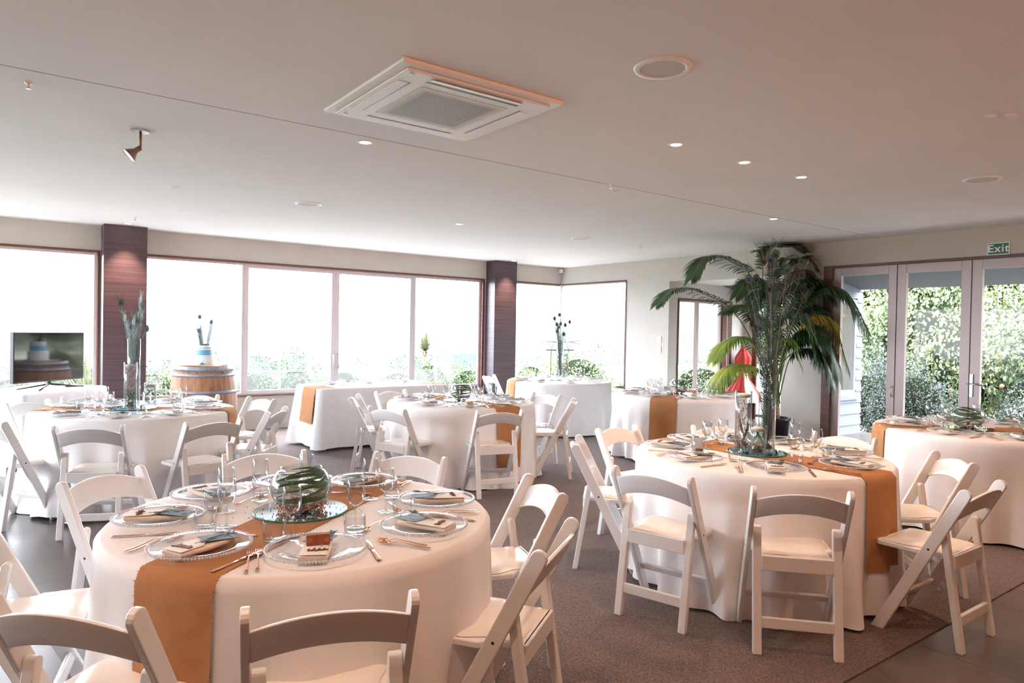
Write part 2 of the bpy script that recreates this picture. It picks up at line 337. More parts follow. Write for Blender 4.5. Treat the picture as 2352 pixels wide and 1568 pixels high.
def thing(name, label, cat, loc=(0, 0, 0), rz=0, group=None, kind=None):
    o = bpy.data.objects.new(name, None); COL.objects.link(o); o.empty_display_size = 0.1
    o.location = loc; o.rotation_euler = (0, 0, rz)
    return tag(o, label, cat, group, kind)
def struct(o): o['kind'] = 'structure'; return o
def kids(o): return [c for c in o.children]
def dup(o, loc=None, rz=None, label=None, parent=None, group=None, scale=None):
    c = o.copy(); COL.objects.link(c)
    if parent is not None: c.parent = parent
    if loc is not None: c.location = loc
    if rz is not None: c.rotation_euler = (o.rotation_euler[0], o.rotation_euler[1], rz)
    if scale is not None: c.scale = (scale,)*3 if not isinstance(scale, tuple) else scale
    if label: c['label'] = label
    if group: c['group'] = group
    for ch in kids(o): dup(ch, parent=c)
    return c

# ------------------------------------------------------------ room shell
BY, RX, CZ, HZ, SZ = 10.084, 8.645, 2.695, 2.384, 0.477
LX, FY = -4.5, -4.0
def B(name, m, *boxes, parent=None, bevel=0, st=True):
    b = MB()
    for bx in boxes: b.box(*bx)
    o = b.obj(name, m, parent, bevel)
    if st and parent is None: struct(o)
    return o
B('floor', TILE, (LX-.2, 10.9, FY-.2, BY+.2, -.1, 0.0))
B('ceiling', CEIL, (LX-.2, RX+.2, FY-.2, BY+.2, CZ, CZ+.12))
B('trim_1', SEAM, (LX, RX, 4.1385, 4.1425, CZ-.0012, CZ))
cp = B('carpet', CARPET, (0.50, RX-.002, 1.489, BY-.002, 0.0, 0.006), st=False)
tag(cp, 'brown flecked carpet laid under the dining tables', 'carpet')
B('wall_back', WALL, (LX, RX+.2, BY, BY+.2, 0, SZ), (LX, RX+.2, BY, BY+.2, HZ, CZ), (1.03, 1.535, BY, BY+.2, SZ, HZ), (6.875, 7.36, BY, BY+.2, SZ, HZ), (LX, -4.3, BY, BY+.2, SZ, HZ))
B('wall_right', WALL, (RX, RX+.2, 7.428, BY, 0, 0.49), (RX, RX+.2, 7.428, BY, HZ, CZ), (RX, RX+.2, 7.428, 8.362, .49, HZ),
  (RX, RX+.2, 5.42, 7.428, 2.32, CZ), (RX, RX+.2, 4.835, 5.42, 0, CZ), (RX, RX+.2, 1.45, 4.835, 2.39, CZ), (RX, RX+.2, FY, 1.45, 0, CZ))
B('wall_left', WALL, (LX-.2, LX, FY, 5.2, 0, CZ), (LX-.2, LX, 5.2, 9.5, 2.4, CZ), (LX-.2, LX, 5.2, 9.5, 0, .3), (LX-.2, LX, 9.5, BY+.2, 0, CZ))
B('wall_front', noisy(mat('dark_unseen_wall', (0.1, 0.06, 0.05), 0.5), (0.08, 0.05, 0.04), (0.13, 0.08, 0.06), (1, 1, 30)), (LX-.2, RX+.2, FY-.2, FY, 0, CZ))  # unseen wall, coloured dark so it bounces little light onto the foreground
# alcove
AX = 10.75
B('wall_alcove', WALL, (RX+.2, 8.86, 7.428, 7.6, 0, 2.32), (8.86, 10.28, 7.428, 7.6, 2.06, 2.32), (10.28, AX, 7.428, 7.6, 0, 2.32),
  (RX+.2, 9.5, 5.42, 5.5, 0, 2.32), (9.5, 10.62, 5.42, 5.5, 0, .6), (9.5, 10.62, 5.42, 5.5, 2.05, 2.32), (10.62, AX, 5.42, 5.5, 0, 2.32),
  (AX-.08, AX, 5.5, 7.428, 2.1, 2.32), (AX-.08, AX, 5.5, 5.7, 0, 2.32), (AX-.08, AX, 7.25, 7.428, 0, 2.32))
B('ceiling_alcove', CEIL, (RX+.2, AX, 5.42, 7.6, 2.32, 2.42))
# brown timber trims round the openings
B('trim_2', BROWN, (-4.3, 1.03, BY-.012, BY+.09, HZ-.022, HZ), (1.005, 1.03, BY-.012, BY+.09, SZ, HZ-.022), (-4.3, 1.03, BY-.012, BY+.09, SZ, SZ+.02))
B('trim_3', BROWN, (1.535, 6.875, BY-.012, BY+.09, HZ-.022, HZ), (6.83, 6.875, BY-.012, BY+.09, SZ, HZ-.022), (1.535, 6.875, BY-.012, BY+.09, SZ-.004, SZ+.018))
B('trim_4', BROWN, (7.36, RX, BY-.01, BY+.06, HZ-.02, HZ), (RX-.01, RX+.06, 8.362, BY, HZ-.02, HZ), (RX-.01, RX+.06, 8.362, 8.385, .49, HZ-.02))
B('trim_5', WALL, (RX-.03, RX+.06, 8.30, BY, .465, .49), (7.36, RX, BY-.03, BY+.06, .452, SZ))
B('trim_6', BROWN, (RX-.012, RX+.15, 1.45, 4.835, 2.362, 2.39), (RX-.012, RX+.12, 4.72, 4.835, 0, 2.362))
B('trim_7', BROWN, (8.86, 10.28, 7.41, 7.5, 2.035, 2.06), (8.86, 8.885, 7.41, 7.5, 0, 2.035))

def window(n, x0, x1, z0, z1, fwid, m, axis='y', base=BY+.05, fb=None, depth=.05, name='window'):
    """a glazed unit in a wall; axis = wall normal"""
    fb = fb or fwid
    root = bpy.data.objects.new('%s_%d' % (name, n), None); COL.objects.link(root); root['kind'] = 'structure'
    def bx(b, a0, a1, c0, c1, d0, d1):
        if axis == 'y': b.box(a0, a1, base+d0, base+d1, c0, c1)
        else: b.box(base+d0, base+d1, a0, a1, c0, c1)
    b = MB(); bx(b, x0, x0+fwid, z0, z1, 0, depth); bx(b, x1-fwid, x1, z0, z1, 0, depth)
    bx(b, x0+fwid, x1-fwid, z1-fwid, z1, 0, depth); bx(b, x0+fwid, x1-fwid, z0, z0+fb, 0, depth)
    b.obj(name+'_frame', m, root, .003)
    p = MB()
    if axis == 'y': p.add([(x0+fwid, base+.025, z0+fb), (x1-fwid, base+.025, z0+fb), (x1-fwid, base+.025, z1-fwid), (x0+fwid, base+.025, z1-fwid)], [(0, 1, 2, 3)])
    else: p.add([(base+.025, x0+fwid, z0+fb), (base+.025, x1-fwid, z0+fb), (base+.025, x1-fwid, z1-fwid), (base+.025, x0+fwid, z1-fwid)], [(0, 1, 2, 3)])
    p.obj('pane', PANE, root)
    return root
window(1, -4.3, 1.005, SZ+.02, HZ-.022, .035, ALU)
window(2, 1.535, 2.80, SZ+.018, HZ-.022, .03, ALU)
wa = window(3, 2.80, 4.155, SZ+.018, HZ-.022, .062, ALU)
wb = window(4, 4.155, 5.50, SZ+.018, HZ-.022, .062, ALU)
window(5, 5.50, 6.83, SZ+.018, HZ-.022, .04, ALU)
window(6, 7.36, RX+.03, SZ, HZ-.02, .022, ALU, base=BY+.02, depth=.03)
window(7, 8.385, BY+.03, .49, HZ-.02, .022, ALU, 'x', RX+.02, depth=.03)
for root, xc, nm in ((wa, 4.115, 'handle'), (wb, 4.205, 'handle')):
    MB().tube([(xc, BY+.05, .86), (xc, BY+.01, .87), (xc, BY+.0, .93), (xc, BY+.01, 1.06), (xc, BY+.05, 1.07)], .009, 8).obj(nm, STEEL, root)
for i, (a, b_) in enumerate(((4.72, 3.935), (3.935, 3.14), (3.14, 2.32), (2.32, 1.47))):
    d = window(i+1, b_+.004, a-.004, 0.01, 2.355, .10 if i else .095, TAUPE, 'x', RX+.03, fb=.16, name='door', depth=.055)
    if i == 1:
        MB().tube([(RX+.03, a+.02, .89), (RX-.01, a+.02, .89), (RX-.01, a+.02, .77), (RX+.03, a+.02, .77)], .006, 6).obj('handle', STEEL, d)
    if i == 2:
        h = MB(); h.box(RX+.012, RX+.03, 3.098, 3.128, .84, 1.09); h.tube([(RX+.02, 3.113, .985), (RX-.03, 3.113, .985), (RX-.035, 3.09, .985), (RX-.03, 2.985, .975)], .009, 8); h.tube([(RX+.02, 3.113, .985), (RX-.02, 3.113, .985), (RX-.03, 3.15, .985)], .008, 8)
        h.obj('handle', STEEL, d)
B('trim_8', TAUPE, (RX+.02, RX+.1, 4.72-.004, 4.80, 0, 2.362))
for i, (a, b_) in enumerate(((8.885, 9.38), (9.38, 10.02))):
    window(i+5, a, b_, .02, 2.035, .035 if i else .03, TAUPE, 'y', 7.44, fb=.1, name='door')
B('trim_9', BROWN, (10.02, 10.14, 7.41, 7.5, 0, 2.035), (10.22, 10.28, 7.41, 7.46, 0, 2.035), (AX-.1, AX-.06, 5.7, 5.78, 0, 2.1), (AX-.1, AX-.06, 7.17, 7.25, 0, 2.1))
window(8, 5.7, 7.25, .05, 2.1, .05, TAUPE, 'x', AX-.06)
window(9, 9.5, 10.6, .6, 2.05, .055, mat('white_window_frame', (0.42, 0.43, 0.45), 0.4), 'y', 5.385, fb=.07, depth=.06)

window(10, 5.2, 9.5, .3, 2.4, .05, ALU, 'x', LX-.12)  # unseen left wall window, added to bring in side daylight
# pillars
for i, (x0, x1, side) in enumerate(((1.04, 1.518, 'left'), (6.904, 7.376, 'right'))):
    p = MB().box(x0, x1, 9.812, BY-.001, .006, CZ-.001).obj('pillar', PILLAR)
    tag(p, 'dark striped veneer pillar between the windows, %s' % ('beside the television table' if i == 0 else 'nearer the room corner'), 'pillar', 'veneered pillars')

# ------------------------------------------------------------ ceiling fittings
def downlight(x, y, lit, label, power=None, ang=125, r=.052):
    t = thing('downlight', label, 'ceiling light', (x, y, CZ), group='recessed downlights')
    MB().lathe([(r*.68, -.002), (r*.74, -.006), (r, -.004), (r+.003, 0)], 24).obj('trim_ring', WHITEP, t)
    d = MB(); d.disc(r*.7, -.0035, 20, flip=True); d.obj('lens', BULB if lit else GREYP, t)
    if lit:
        l = bpy.data.lights.new('downlight_beam', 'SPOT'); l.energy = (power or LAMPW); l.color = LAMPCOL; l.spot_size = math.radians(ang); l.spot_blend = .7; l.shadow_soft_size = .03
        lo = bpy.data.objects.new('downlight_beam', l); COL.objects.link(lo); lo.parent = t; lo.location = (0, 0, -.012)
    return t
downlight(1.935, 4.263, 1, 'lit recessed downlight beside the air conditioner, next to ceiling seam')
downlight(3.508, 2.984, 1, 'lit recessed downlight, leftmost of the row of three on the right')
downlight(4.23, 2.977, 1, 'lit recessed downlight, middle of the row of three on the right')
downlight(4.945, 2.969, 1, 'lit recessed downlight, rightmost of the row of three on the right')
downlight(6.49, 4.2, 1, 'lit recessed downlight at the ceiling seam above the palm')
downlight(4.265, 6.797, 1, 'small lit downlight over the middle of the far ceiling', 25)
downlight(4.224, 8.991, 1, 'tiny lit downlight in front of the sliding windows', 12)
downlight(1.27, 9.60, 1, 'lit downlight right in front of the left pillar', 300, 74)
downlight(7.15, 9.62, 1, 'lit downlight right in front of the right pillar', 220, 74)
downlight(1.262, 6.752, 0, 'unlit recessed downlight in the left part of the far ceiling')
downlight(4.256, 4.268, 0, 'small unlit downlight just beyond the ceiling seam, centre', r=.035)
for x, y in ((.55, 1.35), (-1.4, 1.3), (2.4, 1.2), (-1.2, 3.0), (4.3, .9), (6.6, 1.0)):  # extra downlights out of view, added to light the foreground
    downlight(x, y, 1, 'added recessed downlight out of view, lighting the foreground')
def speaker(x, y, label):
    t = thing('ceiling_speaker', label, 'speaker', (x, y, CZ), group='round ceiling speakers')
    MB().lathe([(.102, -.004), (.108, -.009), (.128, -.008), (.133, 0)], 40).obj('trim_ring', WHITEP, t)
    MB().disc(.104, -.005, 40, flip=True).obj('grille', GREYP, t)
speaker(2.455, 2.178, 'round flush ceiling speaker right of the air conditioner'); speaker(2.472, 6.749, 'round flush ceiling speaker over the left window side')
speaker(6.03, 2.129, 'round flush ceiling speaker above the right doors'); speaker(6.082, 6.716, 'round flush ceiling speaker near the room corner')
def smalls(nm, x, y, label, cat, sx=.03, sy=.03, h=.02):
    b = MB().box(-sx, sx, -sy, sy, -h, 0); o = b.obj(nm, WHITEP, None, .003); o.location = (x, y, CZ); tag(o, label, cat)
smalls('ceiling_sensor', 4.34, 1.50, 'small white ceiling blanking plate above the right doors', 'ceiling plate', .035, .02, .006)
smalls('ceiling_sensor', 4.41, 1.43, 'small white ceiling plate beside its twin, at right', 'ceiling plate', .035, .02, .006)
def sprinkler(x, y, label):
    t = thing('sprinkler', label, 'sprinkler', (x, y, CZ)); MB().lathe([(.02, 0), (.018, -.008), (.006, -.01), (.006, -.03)], 16).obj('collar', WHITEP, t); MB().cyl(.012, -.034, -.03, 12).obj('deflector', STEEL, t)
sprinkler(4.051, 4.12, 'small white sprinkler at the ceiling seam'); sprinkler(.12, 4.35, 'small ceiling sprinkler at far left'); sprinkler(7.17, 6.7, 'tiny sprinkler near the far right of the ceiling'); sprinkler(1.26, 8.99, 'tiny sprinkler in front of the left pillar')
# air conditioner cassette
t = thing('air_conditioner', 'square white ceiling cassette air conditioner with perforated grille', 'air conditioner', (1.929, 3.287, CZ))
h = .475
MB().prism([(-h, -h), (h, -h), (h, h), (-h, h)], 'z', -.022, 0).obj('outer_frame', WHITEP, t, .008)
MB().box(-.425, .425, -.425, .425, -.034, -.022).obj('panel', WHITEP, t, .01)
MB().box(-.262, .262, -.262, .262, -.036, -.034).obj('grille', GRILLE, t)
for k in range(4):
    b = MB(); b.T = Matrix.Rotation(k*PI/2, 4, 'Z') @ Matrix.Translation((0, .365, -.034)) @ Matrix.Rotation(math.radians((-14 if k == 2 else 0)), 4, 'X')
    b.box(-.27, .27, -.026, .032, -.0025, 0); b.obj('louvre', WHITEP, t, .002)
    b = MB(); b.T = Matrix.Rotation(k*PI/2, 4, 'Z'); b.box(-.275, .275, (.322 if k == 2 else .330), .338, -.0352, -.034); b.obj('outlet_slot', BLACK, t)
for k, (sx, sy) in enumerate(((-1, -1), (-1, 1))):
    MB().lathe([(.0, -.039), (.012, -.0385), (.014, -.034)], 14, (sx*.385, sy*.385, 0)).obj('screw_cap', WHITEP, t)
# spotlight
t = thing('ceiling_spotlight', 'bronze adjustable ceiling spotlight hanging above the left table', 'spotlight', (.72, 4.95, CZ))
MB().cyl(.052, -.012, 0, 24).obj('base', STEEL, t); MB().tube([(0, 0, -.01), (0, 0, -.11)], .008, 8).obj('stem', mat('bronze', (0.28, 0.17, 0.13), 0.35, 0.7), t)
sh = MB(); R_ = Matrix.Translation((0, 0, -.11)) @ Vector((-.72, .05, -.66)).to_track_quat('-Z', 'Y').to_matrix().to_4x4(); sh.T = R_
sh.lathe([(.0, .0), (.016, .0), (.018, -.035), (.048, -.088), (.051, -.09), (.046, -.086)], 20); sh.obj('shade', mat('bronze_shade', (0.30, 0.18, 0.14), 0.35, 0.7), t)
sh = MB(); sh.T = R_; sh.disc(.045, -.084, 20, flip=True); sh.obj('bulb', BULB, t)
l = bpy.data.lights.new('spotlight_beam', 'SPOT'); l.energy = 30; l.color = LAMPCOL; l.spot_size = math.radians(60); l.spot_blend = .5; l.shadow_soft_size = .03
lo = bpy.data.objects.new('spotlight_beam', l); COL.objects.link(lo); lo.parent = t; lo.matrix_local = R_ @ Matrix.Translation((0, 0, -.1))
# corner sensor
o = MB().box(-.035, .035, -.03, .03, -.075, 0).obj('motion_sensor', WHITEP, None, .01); o.location = (8.59, 10.03, 2.67); o.rotation_euler[2] = -PI/4
tag(o, 'white motion sensor high in the far room corner', 'sensor')
# exit sign
t = thing('exit_sign', 'green exit sign with white lettering above the glass doors', 'exit sign', (RX-.001, 2.88, 2.458))
MB().box(-.012, 0, -.105, .105, -.068, .064).obj('sign_border', WHITES, t, .002)
MB().box(-.014, -.012, -.095, .095, -.058, .054).obj('sign_face', GREEN, t)
def text(body, size, m, parent=None, M4=None, name='lettering', ext=0.0006, spacing=1.0, shear=0, bold=0):
    c = bpy.data.curves.new('t', 'FONT'); c.body = body; c.size = size; c.align_x = 'CENTER'; c.align_y = 'CENTER'; c.extrude = ext; c.space_character = spacing; c.shear = shear; c.offset = bold
    o = bpy.data.objects.new('t', c); COL.objects.link(o)
    dg = bpy.context.evaluated_depsgraph_get(); dg.update()
    me = bpy.data.meshes.new_from_object(o.evaluated_get(dg)); bpy.data.objects.remove(o); bpy.data.curves.remove(c)
    me.materials.clear(); me.materials.append(m)
    if M4 is not None: me.transform(M4)
    r = bpy.data.objects.new(name, me); COL.objects.link(r)
    if parent: r.parent = parent
    return r
MT = Matrix.Translation((-.0150, 0, -.002)) @ Matrix(((0, 0, -1, 0), (-1, 0, 0, 0), (0, 1, 0, 0), (0, 0, 0, 1)))
text('Exit', .115, WHITES, t, MT, spacing=1.12, bold=.002)
# switches, outlet
def plate(nm, y, z, sy, sz, label, rock, cat):
    t = thing(nm, label, cat, (RX-.001, y, z)); MB().box(-.008, 0, -sy, sy, -sz, sz).obj('faceplate', WHITEP if cat == 'switch' else STEEL, t, .002)
    for (a, b_) in rock: MB().box(-.012, -.008, a-.009, a+.009, b_-.009, b_+.009).obj('rocker', WHITEP, t, .001)
plate('light_switch', 7.61, 1.375, .04, .06, 'white wall switch plate, upper of two by the window', [(0, .025), (0, -.02)], 'switch')
plate('light_switch', 7.61, 1.225, .04, .058, 'white blank switch plate, lower of two by the window', [], 'switch')
plate('power_outlet', 5.275, .325, .06, .036, 'silver double power outlet on the wall beside the palm pot', [(.022, -.004), (-.02, -.004)], 'outlet')

# unseen uplighters added behind the camera to warm the ceiling
for i, x in enumerate((-2.4, .2, 2.8, 5.4, 7.6)):
    t = thing('added_uplighter', 'added unseen uplighter behind the camera, warming the ceiling', 'added lamp', (x, FY+.001, 1.95), group='added uplighters behind the camera')
    MB().prism([(-.07, 0), (.07, 0), (.09, .12), (-.09, .12)], 'y', 0, .09).obj('shade', STEEL, t, .004)
    MB().box(-.07, .07, .02, .07, .121, .124).obj('lens', BULB, t)
    l = bpy.data.lights.new('added_uplight_beam', 'SPOT'); l.energy = UPW; l.color = UPCOL; l.spot_size = math.radians(120); l.spot_blend = .9; l.shadow_soft_size = .05
    lo = bpy.data.objects.new('added_uplight_beam', l); COL.objects.link(lo); lo.parent = t; lo.location = (0, .10, .15); lo.rotation_euler = (math.radians(138), 0, 0)

# ------------------------------------------------------------ folding chair
def board(p0, p1, wd, top=True, n=8):
    """outline in a 2D plane of a board from p0 (flat foot) to p1 (round end)"""
    p0 = Vector(p0); p1 = Vector(p1); d = (p1-p0).normalized(); nn = Vector((-d.y, d.x)); hw = wd/2
    k = hw/abs(d.y)  # horizontal half width at the foot
    out = [(p0.x-k, p0.y), (p0.x+k, p0.y)] if True else []
    c = p1-d*hw
    a0 = math.atan2(-nn.y, -nn.x)
    for i in range(n+1):
        a = a0+PI*i/n; out.append((c.x+hw*math.cos(a), c.y+hw*math.sin(a)))
    return out
def make_chair():
    t = thing('folding_chair', 'x', 'chair', group='white folding dining chairs')
    for s in (-1, 1):
        x = s*.208
        MB().prism(board((.372, 0), (-.022, .772), .056), 'x', x-.0115, x+.0115).obj('side_rail', CHAIRW, t, .004)
        x = s*.1765
        MB().prism(board((.0, 0), (.088, .575), .031), 'x', x-.0195, x+.0195).obj('rear_leg', CHAIRW, t, .004)
        b = MB(); b.T = Matrix.Translation((s*.184, .085, .545)) @ Matrix.Rotation(PI/2, 4, 'Y'); b.cyl(.007, -.014 if s < 0 else -.002, .002 if s < 0 else .0145, 10); b.obj('bolt', STEEL, t)
        b = MB(); b.T = Matrix.Translation((s*.219, .137, .46)) @ Matrix.Rotation(PI/2, 4, 'Y'); b.cyl(.0055, -.001, .0015, 10); b.obj('bolt', BLACK, t)
    MB().box(-.16, .16, .010, .030, .115, .165).obj('stretcher', CHAIRW, t, .004)
    b = MB(); b.T = Matrix.Translation((0, .372-.53*.18+.012, .18)) @ Matrix.Rotation(math.radians(27), 4, 'X'); b.box(-.197, .197, -.009, .009, -.018, .018); b.obj('stretcher', CHAIRW, t, .004)
    # seat
    def seat(k, z0, z1):
        o = [(-.155+k, .045+k), (.155-k, .045+k), (.155-k, .165), (.192-k, .20), (.192-k, .385-k), (.178-k, .40-k), (-.178+k, .40-k), (-.192+k, .385-k), (-.192+k, .20), (-.155+k, .165)]
        return MB().prism(o, 'z', z0, z1)
    seat(0, .418, .442).obj('seat_frame', CHAIRW, t, .005)
    MB().box(-.158, .158, .040, .058, .372, .442).obj('seat_apron', CHAIRW, t, .004)
    def pad(u, v):
        x = (u-.5)*2; y = (v-.5)*2
        w_ = .15+.03*max(0, min(1, (v-.4)/.2))
        e = 1-max(abs(x), abs(y))**8
        return (x*w_, .225+y*.158, .4425+.013*max(0, e)+.002*math.sin(7*u+3*v))
    b = MB(); b.grid(pad, 22, 22); b.obj('seat_cushion', VINYL, t)
    # backrest
    def br(u, v, th):
        x = -.197+.394*u; k = 1-(2*u-1)**2
        z = .615+.10*v+.040*k; y = .372-.51*z-.022-.014*k+th
        return (x, y, z)
    b = MB(); n_ = 17
    front = [br(i/(n_-1), j/3, .008) for j in range(4) for i in range(n_)]; back = [br(i/(n_-1), j/3, -.008) for j in range(4) for i in range(n_)]
    fs = []
    for j in range(3):
        for i in range(n_-1):
            a = j*n_+i; fs.append((a+1, a, a+n_, a+n_+1)); q = 4*n_+a; fs.append((q, q+1, q+n_+1, q+n_))
    for i in range(n_-1):
        fs.append((i, i+1, 4*n_+i+1, 4*n_+i)); a = 3*n_+i; fs.append((a+1, a, 4*n_+a, 4*n_+a+1))
    for j in range(3):
        a = j*n_; fs.append((a+n_, a, 4*n_+a, 4*n_+a+n_)); a = j*n_+n_-1; fs.append((a, a+n_, 4*n_+a+n_, 4*n_+a))
    b.add(front+back, fs, True); b.obj('backrest', CHAIRW, t, .004)
    return t
TB = dict(A=(.964, 2.602, .695, 'nearest left table'), B=(3.737, 2.474, .73, 'big table right of centre'), C=(.956, 6.59, .765, 'left table by the windows'),
          D=(3.802, 5.957, .735, 'middle far table'), E=(6.761, 7.893, .765, 'far corner window table'), F=(6.63, 5.51, .77, 'far table near the palm'), G=(6.393, 2.223, .76, 'table at the right edge'))
SEC = ['front', 'front right', 'right', 'back right', 'back', 'back left', 'left', 'front left']
def sectors(key, angs):
    """names for angles (deg) round table key as seen from the camera"""
    cx, cy = TB[key][:2]; a0 = math.degrees(math.atan2(-cy, -cx))
    d = [((a-a0+22.5) % 360)/45 for a in angs]
    if len(angs) == 8:
        best = None
        for s0 in range(8):
            order = sorted(range(8), key=lambda i: d[i]); nm = [0]*8
            for r, i in enumerate(order): nm[i] = (r+s0) % 8
            cost = sum(min(abs(d[i]-.5-nm[i]), 8-abs(d[i]-.5-nm[i]))**2 for i in range(8))
            if best is None or cost < best[0]: best = (cost, nm)
        return [SEC[i] for i in best[1]]
    return [SEC[int(x) % 8] for x in d]
CH = dict(A=[(.142, 2.052, 313.4), (.692, 1.679, 342.0), (1.541, 1.809, 34.3), (1.999, 2.438, 72.3), (1.187, 3.851, 171.0), (1.828, 3.388, 125.0), (.406, 3.692, 215.5), (-.09, 3.015, 256.5)],
          B=[(2.656, 2.364, 285.5), (2.939, 1.726, 312.7), (3.808, 1.314, 359.6), (4.528, 1.718, 47.9), (3.015, 3.312, 225.0), (3.706, 3.640, 183.7), (4.83, 2.53, 96), (4.453, 3.30, 152)],
          C=[(.507, 5.461, 336.0), (1.280, 5.386, 15.8), (2.054, 6.840, 106.3), (1.884, 5.847, 52.8), (-.067, 6.136, 304.8), (.224, 7.453, 221.4), (1.629, 7.465, 133), (.696, 7.711, 193.8)],
          D=[(2.955, 6.649, 236.0), (2.767, 5.538, 288.8), (3.541, 4.926, 345.5), (4.715, 5.292, 47), (4.966, 6.018, 96.5), (3.565, 7.057, 193.9)],
          E=[(6.204, 8.918, 213.1)])
chair0 = make_chair(); first = True
for k, L in CH.items():
    cx, cy, R, tn = TB[k]
    names = sectors(k, [math.degrees(math.atan2(y-cy, x-cx)) for x, y, _ in L])
    for (x, y, rz), nm in zip(L, names):
        lab = 'white folding chair with padded seat, at %s of %s' % (nm, tn)
        z = .006 if (x > .5 and y > 1.5) else 0.0
        if first: c = chair0; c.location = (x, y, z); c.rotation_euler[2] = math.radians(rz); first = False
        else: c = dup(chair0, (x, y, z), math.radians(rz))
        c['label'] = lab

# ------------------------------------------------------------ tables, cloths, runners
TZ = .75
class Cloth:
    def __init__(s, R, seed):
        rnd = random.Random(seed); s.R = R
        s.c = [(n, rnd.uniform(0, 2*PI), rnd.uniform(.5, 1)) for n in (7, 11, 16, 23)]
        s.h = [(3, rnd.uniform(0, 2*PI)), (5, rnd.uniform(0, 2*PI))]; s.q = rnd.uniform(0, 2*PI)
    def fold(s, th): return sum(a*math.cos(n*th+p+.5*math.sin(2*th+p)) for n, p, a in s.c)/2.6+.42*(.64-abs(math.sin(9.5*th+s.q+.8*math.sin(3*th+s.q))))
    def r(s, th, d):
        """radius at drop d below the top"""
        t = max(0, d-.02)/.72
        return s.R+.012*min(1, d/.02)+t*(.034+.070*s.fold(th)*(.45+.55*t))
def cloth_mesh(cl, nth=336):
    b = MB(); R = cl.R; rows = []
    for r in (0.0001, .25*R, .6*R, .9*R, R-.012): rows.append(('t', r, 0))
    for k in range(1, 5):
        a = k/5*PI/2; rows.append(('e', R-.012+.014*math.sin(a), .014*(1-math.cos(a))))
    for d in (.02, .05, .1, .16, .24, .32, .40, .48, .56, .63, .69, .725): rows.append(('d', 0, d))
    vs = []
    for kind, r, d in rows:
        for i in range(nth):
            th = 2*PI*i/nth
            if kind == 'd':
                rr = cl.r(th, d); hem = 0
                if d > .7: hem = .012*math.cos(3*th+cl.h[0][1])+.008*math.cos(9*th+cl.h[1][1])
                vs.append((rr*math.cos(th), rr*math.sin(th), TZ-d+hem))
            else: vs.append((r*math.cos(th), r*math.sin(th), TZ-d))
    fs = []
    for j in range(len(rows)-1):
        for i in range(nth): i2 = (i+1) % nth; fs.append((j*nth+i, (j+1)*nth+i, (j+1)*nth+i2, j*nth+i2))
    b.add(vs, fs, True); return b
def runner(cl, az, half, ldrop, rdrop, fringe=True):
    """burlap strip across the table along azimuth az (rad), draped over both edges"""
    b = MB(); ca, sa = math.cos(az), math.sin(az); ws = [-half+2*half*i/10 for i in range(11)]
    R = cl.R+.004
    def P(u, w, z): return (u*ca-w*sa, u*sa+w*ca, z)
    def pt(side, w, q):
        # q arc distance from the table centre on side (+1/-1)
        Le = math.sqrt(R*R-w*w)-.012
        if q <= Le: return P(side*q, w, TZ+.0035+.0008*math.sin(q*40+w*30))
        d = q-Le
        if d < .028:
            a = d/.028*PI/2; return P(side*(Le+.016*math.sin(a)), w, TZ+.0035-.018*(1-math.cos(a)))
        dd = d-.028+.018
        th = math.atan2((side*Le)*sa+w*ca, (side*Le)*ca-w*sa)
        rr = cl.r(th, dd)+.010
        rr = max(rr, R+.012)
        return P(side*(math.sqrt(max(.01, rr*rr-w*w))), w, TZ-dd+.002)
    tot1 = ldrop; tot2 = rdrop
    vs = []; qs = []
    n1 = 34
    for i in range(-n1, n1+1):
        side = 1 if i >= 0 else -1; tot = (tot1 if side > 0 else tot2)
        f = abs(i)/n1
        for w in ws:
            Le = math.sqrt(R*R-w*w)-.012
            q = f*(Le+tot) if True else 0
            # denser near the fold
            vs.append(pt(side, w, q))
    m = len(ws); rowsn = 2*n1+1; fs = []
    for j in range(rowsn-1):
        for i in range(m-1): fs.append((j*m+i, j*m+i+1, (j+1)*m+i+1, (j+1)*m+i))
    b.add(vs, fs, True)
    if fringe:
        rnd = random.Random(3)
        for e in (0, rowsn-1):
            for i in range(m-1):
                for k in range(4):
                    f = (k+rnd.random())/4; a = Vector(vs[e*m+i]).lerp(Vector(vs[e*m+i+1]), f)
                    p = a+Vector((rnd.uniform(-.004, .004), rnd.uniform(-.004, .004), -rnd.uniform(.01, .025)))
                    q = a+Vector((.002*-sa, .002*ca, 0)); b.add([a, q, p], [(0, 1, 2)])
        for e in (0, m-1):
            for j in range(0, rowsn-1):
                for k in range(3):
                    f = (k+rnd.random())/3; a = Vector(vs[j*m+e]).lerp(Vector(vs[(j+1)*m+e]), f); a2 = Vector(vs[j*m+e]).lerp(Vector(vs[(j+1)*m+e]), min(1, f+.08))
                    sgn = -1 if e == 0 else 1; o_ = Vector((-sa, ca, 0))*sgn*rnd.uniform(.004, .011); b.add([a, a2, a+o_], [(0, 1, 2)])
    return b
def uv_runner(o, az):
    me = o.data; uv = me.uv_layers.new(name='UVMap'); ca, sa = math.cos(az), math.sin(az)
    for lp in me.loops:
        p = me.vertices[lp.vertex_index].co; u = p.x*ca+p.y*sa; w_ = -p.x*sa+p.y*ca
        s_ = 1 if u > 0 else -1
        uv.data[lp.index].uv = (u+s_*(TZ-p.z), w_)
RUN = dict(A=(math.atan2(-.62, -.785), .135, .62, .30), B=(math.atan2(-.99, -.02), .15, .50, .35), C=(math.atan2(-.46, .89), .15, .36, .36), D=(math.atan2(-1, .08), .15, .58, .36),
           E=(math.atan2(.27, -.96), .15, .36, .36), F=(math.atan2(-.46, -.89), .15, .54, .36), G=(math.atan2(.73, -.68), .15, .52, .36))
CL = {}
